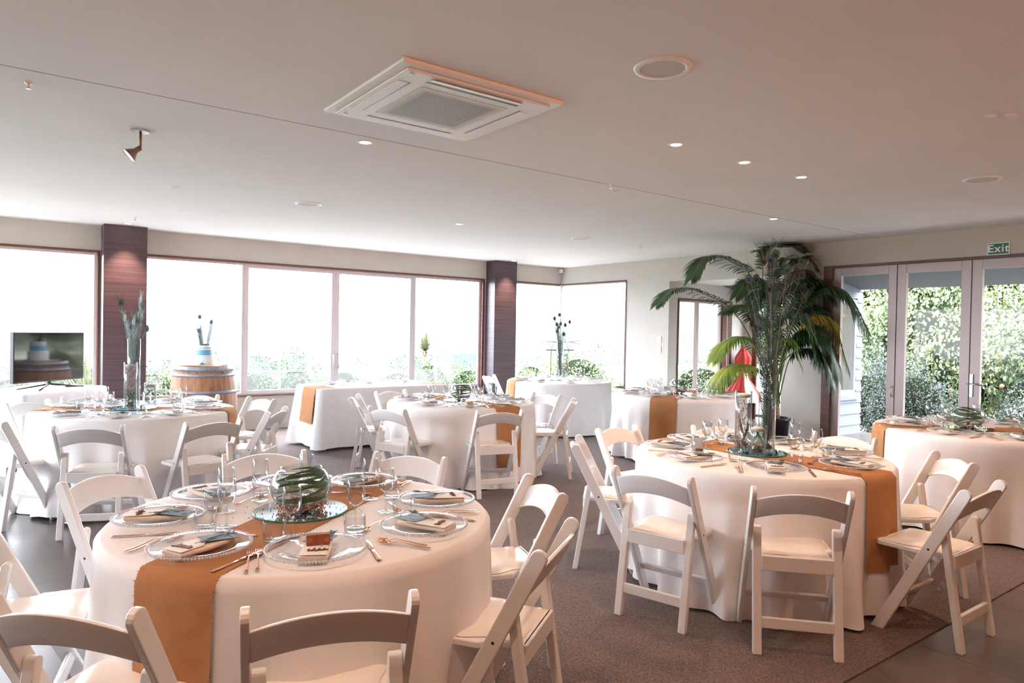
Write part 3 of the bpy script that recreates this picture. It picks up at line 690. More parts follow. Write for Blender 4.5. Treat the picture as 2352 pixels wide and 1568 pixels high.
for i, (k, (cx, cy, R, tn)) in enumerate(TB.items()):
    z0 = .006
    t = thing('round_table', 'round folding table hidden under the cloth of %s' % tn, 'table', (cx, cy, z0), group='round banquet tables')
    MB().cyl(R-.03, .715, .738, 48).obj('tabletop', OAKH, t, .004)
    for s in (-1, 1):
        for q in (-1, 1):
            MB().tube([(s*(R*.55), q*.25, .715), (s*(R*.55), q*.25, .012)], .014, 8).obj('leg', BLACK, t)
    cl = Cloth(R, i+3); CL[k] = cl
    c = cloth_mesh(cl).obj('tablecloth', CLOTH); c.location = (cx, cy, 0); tag(c, 'long white tablecloth draped to the floor over %s' % tn, 'tablecloth', 'white round tablecloths')
    az, hw, d1, d2 = RUN[k]
    r_ = runner(cl, az, hw, d1, d2).obj('table_runner', BURLAP); r_.location = (cx, cy, 0); uv_runner(r_, az); tag(r_, 'orange brown burlap runner with frayed edges across %s' % tn, 'table runner', 'burlap table runners')

# ------------------------------------------------------------ tableware prototypes (origin at base centre)
def p_plate():
    t = thing('charger_plate', 'x', 'plate', group='beaded glass charger plates')
    MB().lathe([(.0001, .004), (.07, .004), (.085, .006), (.11, .016), (.146, .020), (.150, .022), (.146, .0235), (.11, .0195), (.085, .009), (.07, .007), (.0001, .007)], 64).obj('dish', PLGL, t)
    b = MB(); n = 96
    for i in range(n):
        a = 2*PI*i/n; b.sphere((.1535*math.cos(a), .1535*math.sin(a), .0215), .0049, 6, 4)
    b.obj('beaded_rim', BEAD, t)
    MB().lathe([(.062, 0), (.066, 0), (.066, .004)], 48).obj('foot_ring', PLGL, t)
    return t
def p_tumbler():
    o = MB().lathe([(.0001, .002), (.028, .002), (.033, .006), (.036, .018), (.038, .040), (.036, .066), (.0355, .0675), (.0345, .066), (.0362, .040), (.034, .020), (.030, .013), (.0001, .011)], 32).obj('tumbler', GLASS)
    return tag(o, 'x', 'glass', 'low clear tumblers')
def p_wine():
    t = thing('wine_glass', 'x', 'wine glass', group='stemmed wine glasses')
    MB().lathe([(.0001, .078), (.012, .080), (.024, .092), (.0315, .112), (.0325, .132), (.0295, .160), (.0275, .170), (.0268, .1705), (.0262, .170), (.0282, .158), (.031, .132), (.030, .113), (.0228, .094), (.011, .083), (.0001, .081)], 32).obj('bowl', GLASS, t)
    MB().lathe([(.0001, .080), (.006, .079), (.0036, .068), (.0033, .03), (.0045, .012), (.006, .008)], 16).obj('stem', GLASS, t)
    MB().lathe([(.006, .008), (.015, .0045), (.031, .002), (.032, .001), (.0315, 0), (.0001, 0)], 32).obj('foot', GLASS, t)
    return t
def strip(b, path, z):
    """path: (y, halfwidth, z) ribbon with thickness"""
    vs = []; th = .0016
    for y, hw, zz in path: vs += [(-hw, y, zz), (hw, y, zz), (hw*.7, y, zz+th), (-hw*.7, y, zz+th)]
    fs = []
    for i in range(len(path)-1):
        a = 4*i
        for k in range(4): fs.append((a+k, a+(k+1) % 4, a+4+(k+1) % 4, a+4+k))
    fs.append((3, 2, 1, 0)); n = 4*(len(path)-1); fs.append((n, n+1, n+2, n+3)); b.add(vs, fs, True)
def p_fork():
    b = MB(); strip(b, [(-.105, .0055, .004), (-.08, .0058, .004), (-.03, .0035, .008), (.01, .0028, .012), (.03, .004, .009), (.04, .011, .006), (.052, .0125, .004)], 0)
    for k in range(4):
        x = -.0096+.0064*k; b.tube([(x, .05, .005), (x, .072, .003), (x, .09, .006)], [.0017, .0015, .001], 5)
    return tag(b.obj('fork', COPPER), 'x', 'fork', 'copper forks')
def p_knife():
    t = thing('knife', 'x', 'knife', group='copper knives')
    b = MB(); strip(b, [(-.105, .0068, .001), (-.1, .0078, .001), (-.02, .0062, .001), (.0, .005, .002)], 0); b.obj('handle', COPPER, t)
    b = MB(); strip(b, [(.0, .005, .002), (.02, .0085, .002), (.07, .0085, .002), (.095, .005, .002), (.105, .0008, .002)], 0); b.obj('blade', mat('polished_copper', (0.95, 0.68, 0.5), 0.12, 1.0), t)
    return t
def p_spoon():
    b = MB(); strip(b, [(-.09, .005, .003), (-.06, .005, .003), (-.01, .0028, .008), (.025, .0026, .008), (.04, .004, .005)], 0)
    b.grid(lambda u, v: (.0165*math.sin(PI*v)**.7*(2*u-1), .036+.052*v, .0065-.0055*math.sin(PI*v)*(1-(2*u-1)**2)), 9, 9)
    return tag(b.obj('dessert_spoon', COPPER), 'x', 'spoon', 'copper dessert spoons')
def p_napkin(split):
    t = thing('folded_napkin', 'x', 'napkin', group='folded cream napkins')
    b = MB()
    def body(u, v):
        a = 2*PI*u; x = .043*math.copysign(abs(math.cos(a))**.35, math.cos(a)); z = .0085+.0085*math.copysign(abs(math.sin(a))**.5, math.sin(a))
        return (x*(1-.06*v)+.006*math.sin(3*v), -.105+.20*v, z+.001*math.sin(9*v))
    b.grid(body, 24, 12, True); b.add([body(i/24, 0) for i in range(24)], [tuple(range(24))]); b.add([body(i/24, 1) for i in range(24)], [tuple(range(24))[::-1]]); b.obj('napkin_fold', NAPK, t)
    MB().add([(-.040, -.10, .0185), (.042, -.10, .0185), (-.030, .055, .0185), (-.040, -.10, .021), (.042, -.10, .021), (-.030, .055, .021)], [(0, 2, 1), (3, 4, 5), (0, 1, 4, 3), (1, 2, 5, 4), (2, 0, 3, 5)]) if False else None
    b = MB(); b.add([(-.042, -.103, .019), (.042, -.103, .019), (.040, -.02, .019), (-.036, .06, .019), (-.042, -.103, .0215), (.042, -.103, .0215), (.040, -.02, .0215), (-.036, .06, .0215)],
                    [(0, 3, 2, 1), (4, 5, 6, 7), (0, 1, 5, 4), (1, 2, 6, 5), (2, 3, 7, 6), (3, 0, 4, 7)]); b.obj('napkin_flap', WFAB, t, .001)
    return t
def p_menu():
    t = thing('menu_card', 'x', 'menu card', group='menu cards')
    MB().box(-.037, .037, -.03, .075, 0, .0012).obj('card', MENU, t)
    text('MENU', .014, PALETXT, t, Matrix.Translation((0, .058, .0013)), ext=.0002, spacing=1.2)
    b = MB()
    for i in range(6): b.box(-.014, .014, .035-.008*i, .0365-.008*i, .0012, .0014)
    b.obj('lettering', PALETXT, t)
    return t
def feather_mesh_parts(t, L, wd, stem, eye=True, droop=0.0, seed=1, bl=.055, side_=0.0):
    """feather along +y from the quill base at origin; stem length before barbs"""
    rnd = random.Random(seed)
    def sp(f): return Vector((droop*.3*math.sin(f*2)*L+side_*L*1.7*max(0, f-.4)**2, L*f*(1-abs(droop)*.3*f)-abs(side_)*.2*L*max(0, f-.4)**2, L*droop*f*f))
    n = 18
    MB().tube([sp(i/n) for i in range(n+1)], [.0013*(1-.7*i/n)+.0003 for i in range(n+1)], 5).obj('quill', QUILL, t)
    b = MB(); f0 = stem/L; nb = 76
    for i in range(nb):
        f = f0+(1-f0)*(i/nb); p = sp(f); d = (sp(min(1, f+.02))-sp(f-.02)).normalized()
        near = (f-f0)/(1-f0); ln = bl*(.55+.45*near) if near > .25 else bl*(.5+near)
        for sgn in (-1, 1):
            l2 = ln*rnd.uniform(.75, 1.15); side = Vector((sgn, 0, rnd.uniform(-.35, .35))).normalized()
            q1 = p+side*l2*.45+d*l2*.45; q2 = p+side*l2*.62+d*l2*1.0
            wv = d.cross(side).normalized()*0+d*.0017
            b.add([p-wv, p+wv, q1+wv, q1-wv], [(0, 1, 2, 3)]); b.add([q1-wv, q1+wv, q2], [(0, 1, 2)])
    b.obj('barbs', BARB, t)
    if eye:
        c = sp(.93); e = MB()
        for mi, (rr, dz) in enumerate(((1.0, 0), (.66, .0006), (.42, .0012))):
            e.mi = mi; vs = [(c.x+wd*rr*.72*math.cos(2*PI*k/16)*(1-.15*math.sin(2*PI*k/16)), c.y+wd*rr*math.sin(2*PI*k/16)-wd*.15*mi, c.z+dz) for k in range(16)]
            vs2 = [(x, y, c.z-dz-.0006) for x, y, z in vs]
            e.add(vs, [tuple(range(16))]); e.add(vs2, [tuple(range(16))[::-1]])
        e.obj('eye', [EYE1, EYE2, EYE3], t)
def p_smallfeather():
    t = thing('peacock_feather', 'x', 'feather', group='peacock feathers on the napkins')
    feather_mesh_parts(t, .13, .016, .015, True, .03, 5, .022); return t
def squiggle(seed, n=5, L=.062):
    rnd = random.Random(seed); pts = []
    amp = rnd.uniform(.006, .009)
    for i in range(n*8+1):
        f = i/(n*8); pts.append((-L/2+L*f+.003*math.sin(f*n*2*PI), amp*math.sin(f*n*2*PI)*(1 if (int(f*n)+seed) % 3 else 1.7), .0))
    return pts
def p_tag(seed):
    t = thing('name_tag', 'x', 'name tag', group='laser cut wooden name tags')
    if seed == 0:
        text('Jamie', .030, TAGW, t, Matrix.Translation((0, 0, .0015)), name='lettering', ext=.0015, shear=.35, spacing=.93, bold=.0007)
        MB().box(-.036, .036, -.0125, -.0100, 0, .003).obj('base_bar', TAGW, t)
    else:
        b = MB(); b.tube([(x, y, .0018) for x, y, z in squiggle(seed, 4+seed % 2)], .0017, 5); b.obj('lettering', TAGW, t)
        MB().box(-.031, .031, -.0085, -.0060, 0, .003).obj('base_bar', TAGW, t)
    return t
PROTO = dict(plate=p_plate(), tumbler=p_tumbler(), wine=p_wine(), fork=p_fork(), knife=p_knife(), spoon=p_spoon(), napkin=p_napkin(0), menu=p_menu(), feather=p_smallfeather())
TAGS = [p_tag(i) for i in range(4)]
def spawn(proto, M4, label):
    o = dup(proto, label=label); o.matrix_world = M4; o.parent = None
    return o
def place_setting(key, ang, seat, idx, r=.53, at_=None):
    if at_ is None:
        cx, cy, R, tn = TB[key]; a = math.radians(ang); pc = Vector((cx+r*math.cos(a), cy+r*math.sin(a), TZ+.0045))
    else:
        tn = 'long window table'; a = math.radians(ang); pc = Vector((at_[0], at_[1], TZ+.001))
    rnd = random.Random(ord(key)*31+idx)
    yv = Vector((-math.cos(a), -math.sin(a), 0)); xv = Vector((yv.y, -yv.x, 0))
    base = Matrix(((xv.x, yv.x, 0, pc.x), (xv.y, yv.y, 0, pc.y), (0, 0, 1, pc.z), (0, 0, 0, 1)))
    def at(x, y, z=0, rz=0, tilt=0): return base @ Matrix.Translation((x, y, z)) @ Matrix.Rotation(rz, 4, 'Z') @ Matrix.Rotation(tilt, 4, 'X')
    w_ = '%s seat of %s' % (seat, tn)
    j = lambda s=.01: rnd.uniform(-s, s)
    spawn(PROTO['plate'], at(0, 0), 'clear beaded glass charger plate, '+w_)
    spawn(PROTO['tumbler'], at(.135+j(), .172+j()), 'low clear glass tumbler, '+w_)
    spawn(PROTO['wine'], at(.145+j(), .25+j()), 'clear stemmed wine glass, '+w_)
    spawn(PROTO['knife'], at(.178+j(.006), -.02+j(), 0, j(.06)), 'copper table knife right of plate, '+w_)
    spawn(PROTO['fork'], at(-.196+j(.004), -.02+j(), 0, j(.06)), 'outer copper fork left of plate, '+w_)
    spawn(PROTO['fork'], at(-.172+j(.003), -.015+j(), 0, j(.05)), 'inner copper fork left of plate, '+w_)
    spawn(PROTO['spoon'], at(-.035+j(), .185+j(.006), 0, PI/2+.12+j(.08)), 'copper dessert spoon above plate, '+w_)
    nr = -.10+j(.12); zN = .0095
    spawn(PROTO['napkin'], at(j(.006), -.005, zN, nr), 'folded cream linen napkin on glass plate, '+w_)
    spawn(PROTO['menu'], at(.006, .035, zN+.0212, nr-.32, math.radians(-3)), 'dark teal menu card tucked in napkin, '+w_)
    spawn(PROTO['feather'], at(.012, -.035, zN+.0245, nr-.25+j(.15), math.radians(2)), 'small peacock feather on the menu card, '+w_)
    tg = TAGS[0] if (key == 'A' and seat == 'front left') else TAGS[1+idx % 3]
    spawn(tg, at(.0, -.065, zN+.0218, nr+.1), 'wooden script name tag on napkin, '+w_)
SE = dict(A=[211, 253, 301, 344, 41, 78, 118, 160], B=[173, 222, 275, 326, 14, 52, 88, 125], C=[248, 287, 328, 13, 52, 103, 140, 204], D=[141, 202, 245, 290, 330, 12, 60, 100],
          E=[20, 65, 110, 155, 200, 245, 290, 335], F=[10, 55, 100, 145, 190, 235, 280, 325], G=[0, 45, 90, 135, 180, 225, 270, 315])
for k, L in SE.items():
    names = sectors(k, L)
    for i, (a, nm) in enumerate(zip(L, names)):
        place_setting(k, a, nm, i, r=(.515 if k == 'A' else TB[k][2]-.195))
for i, (x, nm) in enumerate(((3.42, 'left'), (3.93, 'middle'), (4.44, 'right'))):
    place_setting('H', 90, nm, i, at_=(x, 8.44))
    dup(chair0, (x, 8.72, .006), PI+.04*(i-1), 'white folding chair behind the long window table, at its %s place' % nm)
for p in list(PROTO.values())+TAGS:
    for c in list(p.children):
        for g in list(c.children): bpy.data.objects.remove(g)
        bpy.data.objects.remove(c)
    bpy.data.objects.remove(p)

# ------------------------------------------------------------ favour boxes and table cards
def favour(loc, rz, label, m=FAVOUR):
    t = thing('favour_box', label, 'favour box', loc, rz, 'small favour boxes')
    MB().prism([(-.021, 0), (.021, 0), (.012, .03), (-.012, .03)], 'x', -.036, .036).obj('box', m, t, .001)
    if m is FAVOUR:
        for s in (-1, 1):
            b = MB(); b.T = Matrix.Translation((s*.026, -.0168, .015)) @ Matrix.Rotation(math.radians(73), 4, 'X'); b.lathe([(.003, 0), (.0038, .0004)], 10); b.lathe([(.006, 0), (.0066, .0004)], 12); b.obj('printed_ornament', KRAFT, t)
ca = math.radians(253); favour((.964+.515*math.cos(ca)+.004, 2.602+.515*math.sin(ca)+.0, TZ+.037), ca-PI/2+PI+.05, 'brown favour box on the napkin, front seat of nearest left table')
favour((3.50, 5.36, TZ+.036), .2, 'kraft favour box on napkin, front of middle far table', KRAFT)
def tcard(loc, rz, label):
    t = thing('table_card', label, 'table card', loc, rz, 'table cards on timber bases')
    MB().box(-.022, .022, -.012, .012, 0, .022).obj('base', TAGW, t, .002)
    b = MB(); b.T = Matrix.Translation((0, 0, .018)) @ Matrix.Rotation(math.radians(-12), 4, 'X'); b.box(-.03, .03, -.001, .001, 0, .07); b.obj('card', WHITEC, t)
tcard((3.42, 2.68, TZ+.006), -.6, 'white table card in a timber base beside the tall vase on big right table')
tcard((6.30, 2.12, TZ+.0045), -.9, 'white table card in a timber base, table at the right edge')
tcard((6.45, 5.45, TZ+.0045), -.9, 'white table card in a timber base, far table near the palm')

# ------------------------------------------------------------ centrepieces
def mirror_plate(x, y, r, lab):
    t = thing('mirror_plate', lab, 'mirror', (x, y, TZ+.0045), group='round mirror plates')
    MB().lathe([(r-.001, 0), (r, .001), (r, .004), (r-.003, .0055)], 56).obj('glass_edge', MEDGE, t)
    b = MB(); b.disc(r-.003, .0055, 56); b.obj('mirror_face', MIRROR, t)
def ribbon(pts, wd, thick=.0008):
    b = MB(); pts = [Vector(p) for p in pts]; n = len(pts); vs = []
    for i, p in enumerate(pts):
        t_ = (pts[min(i+1, n-1)]-pts[max(i-1, 0)]).normalized(); rad = Vector((p.x, p.y, 0)).normalized() if Vector((p.x, p.y, 0)).length > 1e-4 else Vector((1, 0, 0))
        w_ = rad.cross(t_).normalized()*wd*min(1, .15+2.2*min(i, n-1-i)/n)
        vs += [p-w_, p+rad*-.0012, p+w_]
    fs = []
    for i in range(n-1):
        for k in (0, 1): fs.append((3*i+k, 3*i+k+1, 3*i+4+k, 3*i+3+k))
    b.add(vs, fs, True); return b
def stones(cx, cy, z, rad, n, lab, grp, sc=.014, seed=0):
    rnd = random.Random(seed)
    for i in range(n):
        a = 2*PI*i/n+rnd.random()*.5; rr = rad*(.35 if i % 4 == 0 else .8); b = MB()
        sx, sy, sz = rnd.uniform(.9, 1.35), rnd.uniform(.8, 1.1), rnd.uniform(.6, .85); s = sc*rnd.uniform(.85, 1.15)
        b.sphere((0, 0, 0), s, 10, 7, (sx, sy, sz)); o = b.obj('river_stone', STONE)
        o.location = (cx+rr*math.cos(a), cy+rr*math.sin(a), z+s*sz*.9+(s*1.2 if i % 4 == 0 else 0)); o.rotation_euler[2] = rnd.random()*3
        tag(o, lab, 'stone', grp)
def fishbowl(key, x, y, tn, seed, near=False, H=.175, RB=.115):
    z = TZ+.0105
    t = thing('fish_bowl', 'round glass fish bowl centrepiece on %s' % tn, 'bowl', (x, y, z), group='glass fish bowls')
    prof = [(.0001, .001), (.045, .001), (.055, .003)]
    for i in range(15):
        a = -PI/2+.52+(PI-.52-.72)*i/14; prof.append((RB*math.cos(a), .088+RB*.86*math.sin(a)))
    prof[-1] = (prof[-1][0]+.0005, prof[-1][1]); top = prof[-1][1]
    outer = list(prof); inner = [(max(.0001, r-.003), zz+(.003 if i < 3 else 0)) for i, (r, zz) in enumerate(prof)][::-1]
    MB().lathe(outer+[(prof[-1][0]+.001, top+.002)]+inner, 48).obj('bowl', VGLASS, t)
    b = MB(); pw = [(r-.0035, zz) for r, zz in prof[3:11]]; b.lathe(pw, 40); b.disc(pw[-1][0], pw[-1][1], 40); b.obj('water', WATER, t)
    rnd = random.Random(seed)
    for i in range(8):
        zz = .048+.0125*i; tilt = rnd.uniform(-.28, .28); a0 = rnd.random()*6.28; span = rnd.uniform(3.6, 5.6); pts = []
        for k in range(34):
            a = a0+span*k/33; zc = zz+.04*tilt*math.cos(a-a0)*3
            hh = (zc-.088)/(RB*.86); rr = RB*math.sqrt(max(.05, 1-hh*hh))*.93-.004-.0012*i/8
            pts.append((rr*math.cos(a), rr*math.sin(a), zc))
        o = ribbon(pts, .0075).obj('strap_leaf', LEAFG); o.location = (x, y, z); tag(o, 'long green strap leaf coiled inside the fish bowl of %s' % tn, 'leaf', 'leaves in the bowl of '+tn)
    stones(x, y, z+.004, .042, 7 if near else 4, 'brown river stone in the bottom of the bowl, %s' % tn, 'stones in the bowl of '+tn, .013, seed)
def scatter(x, y, r0_, r1, n, m, nm, lab, cat, size, zt=TZ+.0045, seed=3, stack=0):
    rnd = random.Random(seed); b = MB()
    for i in range(n):
        a = rnd.random()*2*PI; r = r0_+(r1-r0_)*rnd.random()**1.2; s = size*rnd.uniform(.6, 1.2)
        z = zt+s*.9+(rnd.random()*stack); zz = z+(.0055 if r < .185 else 0)
        b.sphere((x+r*math.cos(a), y+r*math.sin(a), zz), s, 6, 4)
    o = b.obj(nm, m); tag(o, lab, cat, kind='stuff')
BC = dict(A=(.953, 2.64), D=(3.80, 5.96), F=(6.62, 5.50), G=(6.30, 2.28))
for k, (x, y) in BC.items():
    tn = TB[k][3]
    mirror_plate(x, y, .178, 'round mirror plate under the fish bowl, %s' % tn)
    fishbowl(k, x, y, tn, ord(k), k == 'A')
    scatter(x, y, .062, .098, 330 if k == 'A' else 120, COPBEAD, 'bead_garland', 'copper bead garland round the foot of the bowl, %s' % tn, 'bead garland', .0042, TZ+.0065, ord(k), .030)
scatter(.953, 2.64, .10, .25, 110, TEAL, 'table_crystals', 'scattered turquoise crystals round the fish bowl, nearest left table', 'crystals', .0022, TZ+.0045, 8)
scatter(3.74, 2.50, .05, .18, 120, TEAL, 'table_crystals', 'turquoise crystals on the mirror under the tall vase, big right table', 'crystals', .003, TZ+.0045, 9)
scatter(.90, 6.62, .05, .19, 90, TEAL, 'table_crystals', 'turquoise crystals on the mirror of left window table', 'crystals', .0035, TZ+.0045, 10)
def cyl_vase(nm, x, y, z, r, h, lab, grp, water=None):
    t = thing(nm, lab, 'vase', (x, y, z), group=grp)
    MB().lathe([(.0001, 0), (r, 0), (r, h), (r-.0015, h+.001), (r-.0035, h), (r-.0035, .012), (.0001, .012)], 36).obj('glass_wall', VGLASS, t)
    if water:
        b = MB(); b.lathe([(r-.0042, .013), (r-.0042, water)], 30); b.disc(r-.0042, water, 30); b.obj('water', WATER, t)
    return t
def candle(x, y, z, r, lab):
    b = MB().lathe([(.0001, 0), (r*.8, .001), (r, .012), (r*.95, .020), (r*.5, .027), (.0001, .029)], 28)
    t = thing('floating_candle', lab, 'candle', (x, y, z), group='floating candles'); b.obj('wax', CANDLE, t); MB().tube([(0, 0, .028), (0, 0, .036)], .001, 5).obj('wick', BLACK, t)
def berries(x, y, z0, z1, r, lab, seed, m=PINK, n=14):
    rnd = random.Random(seed)
    b = MB()
    for s in range(n):
        a = rnd.random()*6.28; pts = []; za = z0+rnd.random()*(z1-z0)*.3
        zz = za
        pa = Vector((r*.7*math.cos(a), r*.7*math.sin(a), za))
        pts = [pa]
        for k in range(5):
            a += rnd.uniform(-.8, .8); zz = min(z1, zz+(z1-z0)*rnd.uniform(.08, .22)); pts.append(Vector((r*.75*math.cos(a), r*.75*math.sin(a), zz)))
        b.tube(pts, .0008, 4)
        for p in pts[1:]:
            for q in range(2): b.sphere((p.x+rnd.uniform(-.006, .006), p.y+rnd.uniform(-.006, .006), p.z+rnd.uniform(-.01, .01)), .0042, 6, 4)
    o = b.obj('berry_sprig', m); o.location = (x, y, 0); tag(o, lab, 'berries', kind='stuff')
def bigfeather(loc, az, lean, L, droop, seed, lab, grp, twist=0, side_=0.0):
    t = thing('peacock_feather', lab, 'feather', (0, 0, 0), group=grp)
    feather_mesh_parts(t, L, .030, L*.04, True, droop, seed, .062, side_)
    # feather local +y -> up, leaning towards azimuth az
    d = Vector((math.sin(lean)*math.cos(az), math.sin(lean)*math.sin(az), math.cos(lean)))
    zf = Vector((-math.sin(YAW), -math.cos(YAW), 0)); zf = (Matrix.Rotation(twist, 3, 'Z') @ zf); x_ = d.cross(zf).normalized(); z_ = x_.cross(d)
    t.matrix_world = Matrix(((x_.x, d.x, z_.x, loc[0]), (x_.y, d.y, z_.y, loc[1]), (x_.z, d.z, z_.z, loc[2]), (0, 0, 0, 1)))
    return t
def bouquet(x, y, z, n, L0, L1, tn, seed, maxlean=.16, rad=.02, vr=.045, vh=.58):
    rnd = random.Random(seed); rt_az = -YAW
    for i in range(n):
        f = (i+.5)/n*2-1; az = rt_az if f > 0 else rt_az+PI; az += rnd.uniform(-.9, .9)
        L = rnd.uniform(L0, L1); lean = abs(f)*maxlean*rnd.uniform(.7, 1.1)
        lean = min(lean, math.atan2(vr-.012, vh))
        ox, oy = -.6*math.sin(lean)*math.cos(az)*vh*.3, -.6*math.sin(lean)*math.sin(az)*vh*.3
        bigfeather((x+ox+rnd.uniform(-1, 1)*rad*.5, y+oy+rnd.uniform(-1, 1)*rad*.5, z), az, lean, L, rnd.uniform(-.10, .10), seed*20+i, 'tall peacock feather standing in the glass vase of %s' % tn, 'peacock feathers in the vase of '+tn, rnd.uniform(-.6, .6), f*rnd.uniform(.10, .26))
# B centrepiece
mirror_plate(3.745, 2.50, .178, 'round mirror plate under the glass cylinders, big table right of centre')
ZM = TZ+.0105
VB = (3.805, 2.475)
cyl_vase('glass_cylinder', VB[0], VB[1], ZM, .052, .58, 'tallest glass cylinder vase holding peacock feathers, big right table', 'glass cylinder vases', .36)
cyl_vase('glass_cylinder', 3.745, 2.60, ZM, .05, .365, 'mid height glass cylinder with floating candle, big right table', 'glass cylinder vases', .335)
cyl_vase('glass_cylinder', 3.655, 2.435, ZM, .05, .175, 'shortest glass cylinder with floating candle, big right table', 'glass cylinder vases', .148)
candle(3.745, 2.60, ZM+.322, .043, 'cream floating candle in the mid height cylinder, big right table'); candle(3.655, 2.435, ZM+.138, .043, 'cream floating candle in the shortest cylinder, big right table')
berries(3.745, 2.60, ZM+.03, ZM+.30, .04, 'copper beaded sprigs inside the mid height cylinder, big right table', 4, COPBEAD, 12)
for (x, y, sd) in ((VB[0], VB[1], 1), (3.745, 2.60, 2), (3.655, 2.435, 3)): stones(x, y, ZM+.013, .026, 8, 'brown river stone in the glass cylinders, big right table', 'stones in the cylinders of big right table', .0145, sd)
for i, (x, y, H_) in enumerate(((3.745, 2.60, .26), (3.655, 2.435, .11), (3.745, 2.60, .2), (3.655, 2.435, .12))):
    a0 = i*1.7; pts = [(.038*math.cos(a0+2.4*k/14)*(1-.3*k/14), .038*math.sin(a0+2.4*k/14)*(1-.3*k/14), .03+H_*k/14) for k in range(15)]
    o = ribbon(pts, .008).obj('strap_leaf', LEAFG); o.location = (x, y, ZM); tag(o, 'green strap leaf inside a glass cylinder, big right table', 'leaf', 'leaves in the cylinders of big right table')
bouquet(VB[0], VB[1], ZM+.03, 20, .78, 1.28, TB['B'][3], 5, .15, .03)
# C centrepiece
mirror_plate(.92, 6.64, .19, 'round mirror plate under the glass cylinders, left table by the windows')
cyl_vase('glass_cylinder', .946, 6.72, ZM, .05, .58, 'tallest glass cylinder vase with peacock feathers, left window table', 'glass cylinder vases', .3)
cyl_vase('glass_cylinder', .905, 6.60, ZM, .05, .385, 'mid height glass cylinder full of pink berries, left window table', 'glass cylinder vases', .35)
cyl_vase('glass_cylinder', 1.07, 6.68, ZM, .05, .20, 'shortest glass cylinder with floating candle, left window table', 'glass cylinder vases', .17)
candle(.905, 6.60, ZM+.345, .043, 'white floating candle in the mid height cylinder, left window table'); candle(1.07, 6.68, ZM+.165, .043, 'white floating candle in the shortest cylinder, left window table')
berries(.905, 6.60, ZM+.12, ZM+.33, .046, 'pink berry sprigs packed in the mid height cylinder, left window table', 6, PINK, 46)
stones(.905, 6.60, ZM+.013, .026, 9, 'brown river stone in the glass cylinders, left window table', 'stones in the cylinders of left window table', .016, 11)
for i, (x, y, H_) in enumerate(((.905, 6.60, .20), (1.07, 6.68, .12), (.905, 6.60, .16), (1.07, 6.68, .12), (.905, 6.60, .2))):
    a0 = i*1.7; pts = [(.042*math.cos(a0+3.4*k/14), .042*math.sin(a0+3.4*k/14), .03+H_*k/14) for k in range(15)]
    o = ribbon(pts, .008).obj('strap_leaf', LEAFG); o.location = (x, y, ZM); tag(o, 'green strap leaf inside a glass cylinder, left window table', 'leaf', 'leaves in the cylinders of left window table')
bouquet(.946, 6.72, ZM+.03, 11, .68, .98, TB['C'][3], 7, .16, .03)
# E centrepiece
mirror_plate(6.86, 7.95, .178, 'round mirror plate under the glass cylinders, far corner window table')
cyl_vase('glass_cylinder', 6.86, 8.0, ZM, .05, .58, 'tallest glass cylinder vase with peacock feathers, far corner table', 'glass cylinder vases', .3)
cyl_vase('glass_cylinder', 6.86, 7.88, ZM, .05, .40, 'mid height glass cylinder with berries, far corner table', 'glass cylinder vases', .36)
candle(6.86, 7.88, ZM+.355, .043, 'white floating candle in the cylinder, far corner table')
berries(6.86, 7.88, ZM+.05, ZM+.34, .042, 'pink berry sprigs in the cylinder, far corner table', 8, PINK, 16)
bouquet(6.86, 8.0, ZM+.03, 9, .72, 1.12, TB['E'][3], 9, .14, .03)

